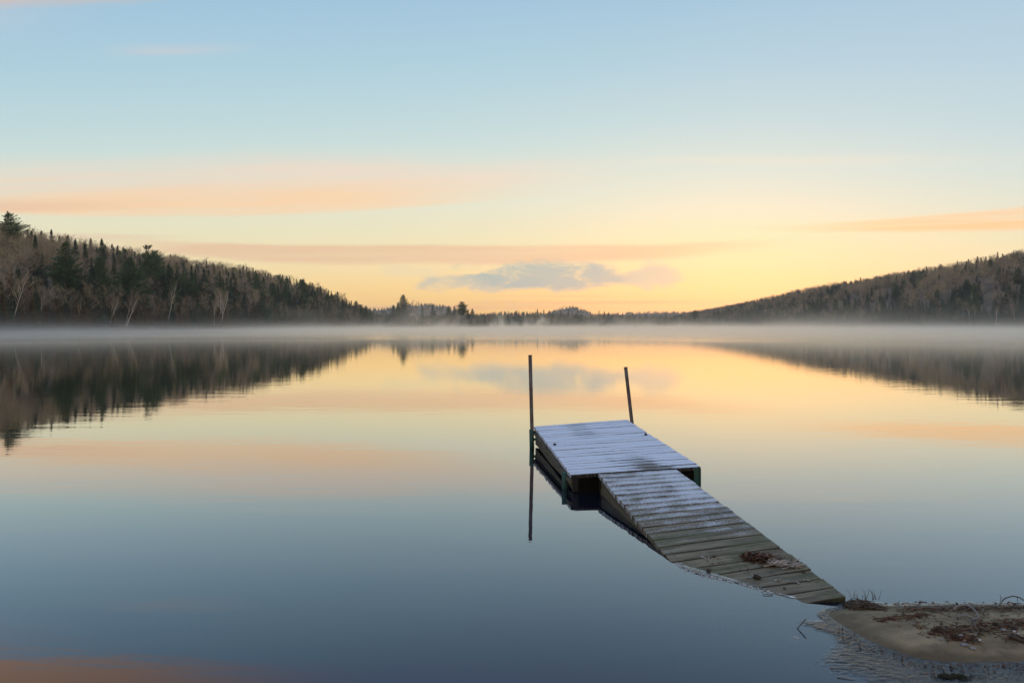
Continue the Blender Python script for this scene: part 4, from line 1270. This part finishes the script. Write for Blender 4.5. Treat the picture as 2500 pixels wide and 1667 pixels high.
def make_debris():
    r = random.Random(21)
    # leaf litter on the sand
    mb = MB()
    bands = [((1060, 490), (1500, 440), 26, 14, 260), ((1500, 590), (2000, 560), 130, 60, 620), ((2000, 560), (2352, 520), 150, 60, 520), ((1300, 400), (2352, 380), 60, 18, 320), ((1700, 640), (1900, 660), 90, 40, 160), ((2352, 520), (3000, 520), 150, 60, 300),
             ((1150, 430), (2300, 450), 260, 120, 360), ((2240, 640), (2352, 660), 60, 20, 90)]
    bands = [(p0, p1, sx, sy, int(n * .45)) for p0, p1, sx, sy, n in bands]
    for (x0, y0), (x1, y1), sx, sy, n in bands:
        for _ in range(n):
            t = r.random(); cx = x0 + (x1 - x0) * t + r.gauss(0, sx * .5); cy = y0 + (y1 - y0) * t + r.gauss(0, sy * .5)
            if cy < 372: continue
            q = on_sand(cx, cy)
            if sz(q.x, q.y) < .01: continue
            leaf(mb, r, q + Vector((0, 0, .002 + .008 * r.random() ** 3)), r.uniform(.004, .008) + .010 * r.random() ** 3, .35)
    for _ in range(300):                                   # twig bits among the leaves
        (x0, y0), (x1, y1), sx, sy, n = r.choice(bands)
        t = r.random(); cx = x0 + (x1 - x0) * t + r.gauss(0, sx * .6); cy = y0 + (y1 - y0) * t + r.gauss(0, sy * .6)
        if cy < 368: continue
        q = on_sand(cx, cy, .006); a = r.gauss(0, .7); L = r.uniform(.02, .10)
        d = Vector((math.cos(a), math.sin(a), r.uniform(-.05, .12))) * L
        stick(mb, [q - d * .5, q + Vector((0, 0, .004)), q + d * .5], .0022, .0012, 3)
    o = mb.build('leaf_litter', M_LEAF)
    tag(o, 'rusty dead leaves and twig bits strewn over the sandbar', 'leaf litter', kind='stuff')
    # specks frozen in the ice and water round the sand
    mb = MB()
    for _ in range(260):
        cx = r.uniform(700, 2352); e = float(np.interp(cx, [p[0] for p in RIM[3:13]], [p[1] for p in RIM[3:13]]))
        q = C3(cx, e + 12 + abs(r.gauss(0, 60)))
        leaf(mb, r, q + Vector((0, 0, .008)), r.uniform(.004, .011), .2)
    for _ in range(60):
        cx = r.uniform(1100, 2352); q = C3(cx, 352 + r.uniform(-10, 8)); leaf(mb, r, q + Vector((0, 0, .012)), r.uniform(.006, .016), .6)
    o = mb.build('leaf_specks', M_LEAF)
    tag(o, 'dark leaf specks frozen into the ice beside the sandbar', 'leaf litter', kind='stuff')
    # water weed at the bottom of the picture
    mb = MB()
    for _ in range(150):
        q = C3(r.gauss(1705, 75), 990 + r.gauss(0, 9)) + Vector((0, 0, .006))
        a = r.gauss(0, .9); d = Vector((math.cos(a), math.sin(a), .04)) * r.uniform(.01, .04)
        stick(mb, [q, q + d * .6 + Vector((0, 0, .004)), q + d], .002, .001, 3)
    o = mb.build('water_weed', foliage_mat('weed', (0.022, 0.026, 0.016), (0.045, 0.045, 0.028)))
    tag(o, 'dark strip of water weed afloat below the sandbar', 'water weed', kind='stuff')
    # brushy twig heap at the tip of the sandbar
    mb = MB()
    for _ in range(300):
        t = r.random(); cx = 825 + 250 * t; hgt_ = (1 - (2 * t - .9) ** 2 * .8) * .030
        q = on_sand(cx, 362 + 8 * r.random() + 10 * t); q = q + Vector((0, r.uniform(-.05, .03), r.random() * max(hgt_, .006)))
        a = r.gauss(-.25, .45); L = r.uniform(.03, .12)
        d = Vector((math.cos(a), r.gauss(0, .4), math.sin(a) * .35)) * L
        stick(mb, [q - d * .5, q + Vector((0, 0, r.uniform(0, .01))), q + d * .5], r.uniform(.0018, .0045), .0014, 4)
    for _ in range(16):
        q = on_sand(r.uniform(830, 1070), 352) + Vector((0, 0, .03)); d = Vector((r.gauss(-.2, .4), 0, 1)) * r.uniform(.03, .07)
        stick(mb, [q, q + d * .5 + Vector((.004, 0, 0)), q + d], .0016, .0008, 3)
    mb.build('twig_heap', M_DSTICK)
    tag(bpy.data.objects['twig_heap'], 'matted heap of dark twigs at the near tip of the sandbar', 'twig heap')
    # driftwood
    def drift(name, pts, r0, r1, m, label, cat='driftwood', group=None, extra=()):
        mb = MB(); P = [on_sand(*p[:2]) + Vector((0, 0, p[2])) for p in pts]
        stick(mb, P, r0, r1, 7)
        for e in extra: stick(mb, [on_sand(*p[:2]) + Vector((0, 0, p[2])) for p in e[0]], e[1], e[2], 5)
        o = mb.build(name, m); tag(o, label, cat, group)
    GD = 'driftwood on the sandbar'
    drift('driftwood_branch', [(1735, 405, .010), (1750, 392, .020), (1800, 390, .026), (1860, 396, .028), (1905, 420, .024), (1935, 450, .018), (1955, 480, .010)], .0062, .0048, M_STICK, 'grey curved driftwood branch hooked over the middle of the sandbar', group=GD,
          extra=[([(1952, 478, .010), (1915, 482, .008), (1880, 492, .006)], .005, .002), ([(1862, 397, .026), (1880, 385, .03), (1905, 388, .03)], .003, .0015), ([(1720, 405, .006), (1690, 408, .006)], .004, .002)])
    drift('driftwood_stick', [(1895, 500, .012), (1915, 540, .014), (1950, 600, .008)], .0045, .002, M_STICK, 'thin pale forked stick leaning below the curved driftwood branch', group=GD)
    drift('driftwood_chunk', [(1765, 470, .006), (1800, 463, .014), (1850, 466, .012), (1880, 472, .005)], .008, .004, M_STICK, 'short fat grey driftwood piece left of the curved branch', group=GD)
    drift('bark_strip', [(1540, 580, .006), (1600, 572, .014), (1680, 600, .014), (1740, 575, .008)], .009, .004, M_DSTICK, 'dark curled bark strip among rusty leaves on the sandbar', 'bark', GD)
    drift('driftwood_stick', [(2205, 487, .010), (2260, 485, .012), (2330, 490, .012)], .005, .003, M_STICK, 'straight grey stick near the right edge of the picture', group=GD)
    drift('driftwood_stick', [(2230, 640, .012), (2280, 660, .012), (2352, 690, .010)], .009, .010, M_DSTICK, 'thick dark stick cut by the right edge of the picture', group=GD)
    drift('driftwood_stick', [(1965, 570, .008), (2000, 585, .010), (2060, 620, .006)], .005, .002, M_DSTICK, 'dark stick pointing down to the right below the branch', group=GD)
    drift('arched_twig', [(2118, 388, .0), (2140, 366, .018), (2180, 345, .036), (2250, 336, .045), (2310, 342, .040), (2360, 358, .03), (2420, 390, .0)], .0042, .003, M_DSTICK, 'dark twig arching over the back edge of the sandbar', 'twig', GD,
          extra=[([(2293, 338, .044), (2294, 372, .002)], .002, .0012)])
    # pebbles
    for k, (cx, cy, sx, sy, szz, m, lb) in enumerate([
        (1797, 628, .017, .011, .011, M_SHELL, 'upright white pebble by the dark leaf clump in mid sandbar'),
        (1825, 668, .014, .010, .009, M_SHELL, 'round white pebble just under the upright white pebble'),
        (1960, 665, .012, .009, .008, M_SHELL, 'small white pebble alone under the forked stick'),
        (2170, 575, .022, .014, .012, M_STONE, 'long blue grey pebble right of the driftwood branch'),
        (2265, 590, .012, .010, .011, M_SHELL, 'white pebble nearest the right edge, upper of two'),
        (2300, 606, .011, .009, .008, M_SHELL, 'white pebble nearest the right edge, lower of two'),
        (1825, 705, .030, .020, .011, M_STONE, 'flat grey pebble half sunk in sand below the white pebbles'),
        (1900, 745, .022, .014, .011, M_STONE, 'dark grey pebble lowest on the sand slope'),
        (1620, 655, .010, .008, .007, M_STONE, 'tiny grey pebble left of the dark leaf clump')]):
        sx, sy, szz = sx * .68, sy * .68, szz * .68
        stone(on_sand(cx, cy, szz * .40), (sx, sy, szz), lb, m, k + 1, r.uniform(-.6, .6))
    # stone under the surface with a twig poking out beside it
    q = C3(330, 622)
    stone(Vector((q.x, q.y - .01, -.024)), (.043, .036, .027), 'pale round stone just under the water left of the sandbar', foliage_mat('drowned_stone', (0.22, 0.215, 0.20), (0.30, 0.29, 0.265), .3, 10), 14, 0, None, 'drowned_stone')
    b = C3(352, 556)
    s = b.y / F / 3.618
    W = lambda cx, cy: Vector((b.x + (cx - 352) * s, b.y, max((556 - cy) * s, -.05)))
    mb = MB(); stick(mb, [W(362, 580), W(350, 554), W(375, 527), W(400, 500), W(427, 466)], .0034, .0018, 6)
    for a, c in (((375, 527), (372, 506)), ((395, 505), (412, 503)), ((405, 494), (404, 478)), ((413, 484), (428, 484)), ((382, 519), (392, 522))):
        stick(mb, [W(*a), W(*c)], .0016, .0008, 4)
    mb.build('water_twig', M_DSTICK); tag(bpy.data.objects['water_twig'], 'small forked twig poking out of the water beside the pale stone', 'twig')
    b2 = C3(2152, 287); s2 = b2.y / F / 3.618
    mb = MB(); stick(mb, [b2 + Vector((0, 0, -.01)), b2 + Vector((-5 * s2, 0, 14 * s2)), b2 + Vector((-15 * s2, 0, 28 * s2))], .0022, .0014, 5)
    mb.build('water_twig', M_DSTICK); tag(bpy.data.objects['water_twig.001'], 'tiny dark twig standing in open water behind the arched twig', 'twig')
    mb = MB()
    stick(mb, [C2(1490, 1199) + Vector((0, 0, .004)), C2(1520, 1203) + Vector((0, 0, .005)), C2(1560, 1204) + Vector((0, 0, .004)), C2(1578, 1200) + Vector((0, 0, .004))], .0018, .0026, 5)
    mb.build('floating_twig', M_DSTICK); tag(bpy.data.objects['floating_twig'], 'short twig afloat beside the icy edge of the ramp', 'twig')
    for nm, a, c, lb in (('floating_straw', (700, 985), (860, 1010), 'pale straw afloat at the bottom left of the sandbar'), ('floating_reed', (640, 905), (890, 906), 'long pale reed afloat above the shorter straw')):
        mb = MB(); p0, p1 = C3(*a), C3(*c); stick(mb, [p0 + Vector((0, 0, .004)), p0.lerp(p1, .5) + Vector((0, .004, .006)), p1 + Vector((0, 0, .003))], .0028, .0012, 4)
        mb.build(nm, M_PALE); tag(bpy.data.objects[nm], lb, 'reed')

    # --- on the ramp
    def on_ramp(cx, cy, dz=0.0):
        px, py = 1450 + cx / 3.618, 1120 + cy / 3.618
        u, v = .5, .8
        for _ in range(40):
            q = RP(u, v); ex = CX + F * q.x / q.y - px; ey = HY + F * (CAMZ - q.z) / q.y - py
            h = 1e-4; q1 = RP(u + h, v); q2 = RP(u, v + h)
            a11 = (CX + F * q1.x / q1.y - px - ex) / h; a21 = (HY + F * (CAMZ - q1.z) / q1.y - py - ey) / h
            a12 = (CX + F * q2.x / q2.y - px - ex) / h; a22 = (HY + F * (CAMZ - q2.z) / q2.y - py - ey) / h
            dt = a11 * a22 - a12 * a21
            u -= (a22 * ex - a12 * ey) / dt; v -= (a11 * ey - a21 * ex) / dt
        u = min(max(u, .03), .97); q = RP(u, v)
        return Vector((q.x, q.y, q.z + dz))
    mb = MB()
    for _ in range(620):
        t = r.random(); cx = 1320 + 330 * t + r.gauss(0, 22); cy = 868 + 52 * t + r.gauss(0, 17)
        edge = 1 - abs(2 * t - 1)
        leaf(mb, r, on_ramp(cx, cy, .004 + r.random() ** 2 * .030 * (.3 + edge)), r.uniform(.008, .020), .8)
    for _ in range(70):
        leaf(mb, r, on_ramp(r.uniform(950, 1900), r.uniform(860, 1010), .003), r.uniform(.006, .014), .4)
    o = mb.build('leaf_pile', M_LEAF); tag(o, 'rusty heap of dead leaves lying on the lower ramp boards', 'leaf pile', kind='stuff')
    mb = MB()
    for _ in range(90):
        cx = r.uniform(1560, 1830); cy = 935 + (cx - 1560) * .08 + r.gauss(0, 13)
        q = on_ramp(cx, cy, .004 + .022 * r.random()); a = r.gauss(.1, .35); d = Vector((math.cos(a), math.sin(a) * 1.0, r.uniform(-.05, .1))) * r.uniform(.02, .10)
        stick(mb, [q - d * .5, q + Vector((0, 0, .005)), q + d * .5], .003, .0014, 4)
    stick(mb, [on_ramp(1545, 945, .02), on_ramp(1600, 947, .026), on_ramp(1660, 940, .03), on_ramp(1730, 930, .02)], .005, .003, 6)
    o = mb.build('twig_bundle', M_PALE); tag(o, 'frosty tangle of pale twigs at the right end of the leaf heap', 'twigs')
    # cones and scraps
    def cone(cx, cy, s, label):
        mb = MB(); q = on_ramp(cx, cy, s * .5)
        s *= .68
        P, Fc = bump_blob(cx, s * 1.5, s, s * .8, .3); mb.add(P, Fc, smooth=True)
        for k in range(60):
            a = k * 2.4; x = (k / 60 - .5) * 2.4 * s; rr = s * .9 * math.sqrt(max(0, 1 - (x / (1.5 * s)) ** 2))
            c = Vector((x, math.cos(a) * rr, math.sin(a) * rr * .85)); o_ = Vector((.4, math.cos(a), math.sin(a))).normalized() * s * .32
            t = Vector((0, -math.sin(a), math.cos(a))) * s * .25
            mb.tri(c - t, c + t, c + o_)
        o = mb.build('pine_cone', M_DSTICK); o.location = q; o.rotation_euler = (0, 0, r.uniform(0, 6)); tag(o, label, 'pine cone', 'pine cones on the ramp')
    cone(1440, 1062, .026, 'big dark pine cone at the edge of the ice on the ramp')
    cone(1012, 988, .016, 'small dark pine cone where the ramp dips under the ice')
    cone(1852, 1000, .013, 'small flattened pine cone near the right edge of the ramp')
    cone(1062, 868, .012, 'tiny cone beside the pale leaf scrap on the left of the ramp')
    cone(1685, 1148, .010, 'tiny dark cone low on the ramp near its end')
    mb = MB()
    for cx, cy in ((960, 868), (985, 880), (1010, 878), (1600, 1082), (1640, 1078), (1715, 1088), (1790, 1092), (1880, 1075), (1900, 1078), (1800, 1100), (1370, 1050), (1400, 1045)):
        for _ in range(4): leaf(mb, r, on_ramp(cx + r.gauss(0, 10), cy + r.gauss(0, 4), .004), r.uniform(.006, .013), .5)
    o = mb.build('leaf_scraps', M_PALE); tag(o, 'pale dry leaf scraps dotted over the lower ramp', 'leaf litter', kind='stuff')


make_debris()

# ------------------------------------------------------------------ air: haze box and lake mist
def make_air():
    m, N = mat('haze_air')
    v = N.n('ShaderNodeVolumePrincipled'); v.inputs['Color'].default_value = (0.96, 0.95, 0.95, 1)
    v.inputs['Density'].default_value = HAZE; v.inputs['Anisotropy'].default_value = 0.3
    N.out(None, v.outputs[0])
    mb = MB(); mb.box((0, 2400, 60), (13000, 17000, 400))
    mb.v = [(-6500, -6500, -4), (6500, -6500, -4), (6500, 6500, -4), (-6500, 6500, -4), (-6500, -6500, 190), (6500, -6500, 190), (6500, 6500, 190), (-6500, 6500, 190)]
    o = mb.build('haze', m); tag(o, 'pale morning haze over the lake and hills', 'haze', kind='stuff')
    m, N = mat('lake_mist')
    p = N.pos(); x, y, z = N.sep(p)
    big = N.noise(N.scalev(p, (0.012, 0.006, 0.0)), 1.0, 3, 0.55)
    wis = N.noise(N.scalev(p, (0.085, 0.0045, 0.05)), 1.0, 4, 0.62, 0.9)
    dist = N.m('SQRT', N.add(N.mul(x, x), N.mul(y, y)))
    low = N.m('POWER', 2.718, N.m('DIVIDE', z, -0.85))
    mid = N.m('POWER', 2.718, N.m('DIVIDE', z, -4.0))
    az = N.m('DIVIDE', x, N.m('MAXIMUM', y, 1.0))
    near = N.mul(N.ss(az, 0.10, 0.45), 55.0)               # steam drifts closer on the right
    d2 = N.add(dist, N.add(near, N.mul(N.sub(big, .5), 60.0)))
    start = N.add(N.ss(d2, 85, 170), N.mul(N.ss(d2, 34, 70), 0.16))
    dens = N.add(N.mul(low, N.mul(N.ss(big, .30, .66, .35, 1.4), MIST_LOW)), N.mul(N.mul(mid, N.ss(dist, 180, 420)), N.mul(N.ss(wis, .52, .66), MIST_WISP)))
    dens = N.mul(dens, start)
    v = N.n('ShaderNodeVolumePrincipled'); v.inputs['Color'].default_value = (1.0, 0.965, 0.90, 1)
    N.put(v.inputs['Density'], dens); v.inputs['Anisotropy'].default_value = 0.85
    N.out(None, v.outputs[0])
    mb = MB(); mb.box((130, 700, 8.01), (900, 1320, 15.98))
    o = mb.build('lake_mist', m); tag(o, 'white steam mist hanging low over the far water', 'mist', kind='stuff')
    m.cycles.volume_step_rate = MIST_STEP
    m.cycles.volume_sampling = 'MULTIPLE_IMPORTANCE'


HAZE = 0.00007
MIST_LOW, MIST_WISP, MIST_STEP = 0.020, 0.012, 0.08
make_air()

# ------------------------------------------------------------------ sun, camera, render
su = bpy.data.lights.new('sun', 'SUN'); su.energy = 0.5; su.angle = math.radians(0.5); su.color = (1.0, 0.78, 0.52)
so = bpy.data.objects.new('sun', su); COL.objects.link(so)
a, e = math.radians(SUN_AZ), math.radians(SUN_EL)
so.rotation_euler = Vector((math.sin(a) * math.cos(e), math.cos(a) * math.cos(e), math.sin(e))).to_track_quat('Z', 'Y').to_euler()

cam = bpy.data.cameras.new('camera'); cam.lens = 28; cam.sensor_width = 36; cam.shift_y = -34 / 2500
cam.clip_start = 0.05; cam.clip_end = 30000
co = bpy.data.objects.new('camera', cam); COL.objects.link(co)
co.location = (0, 0, CAMZ); co.rotation_euler = (math.radians(90), 0, 0)
sc.camera = co
vs = sc.view_settings
sc.display_settings.display_device = 'sRGB'
vs.view_transform = 'Standard'; vs.look = 'None'; vs.exposure = 0.0; vs.gamma = 1.0; vs.use_curve_mapping = False
sc.render.engine = 'CYCLES'
cy = sc.cycles
cy.max_bounces = 8; cy.diffuse_bounces = 3; cy.glossy_bounces = 3; cy.transparent_max_bounces = 12; cy.volume_bounces = 4
cy.use_denoising = True
cy.caustics_reflective = False; cy.caustics_refractive = False
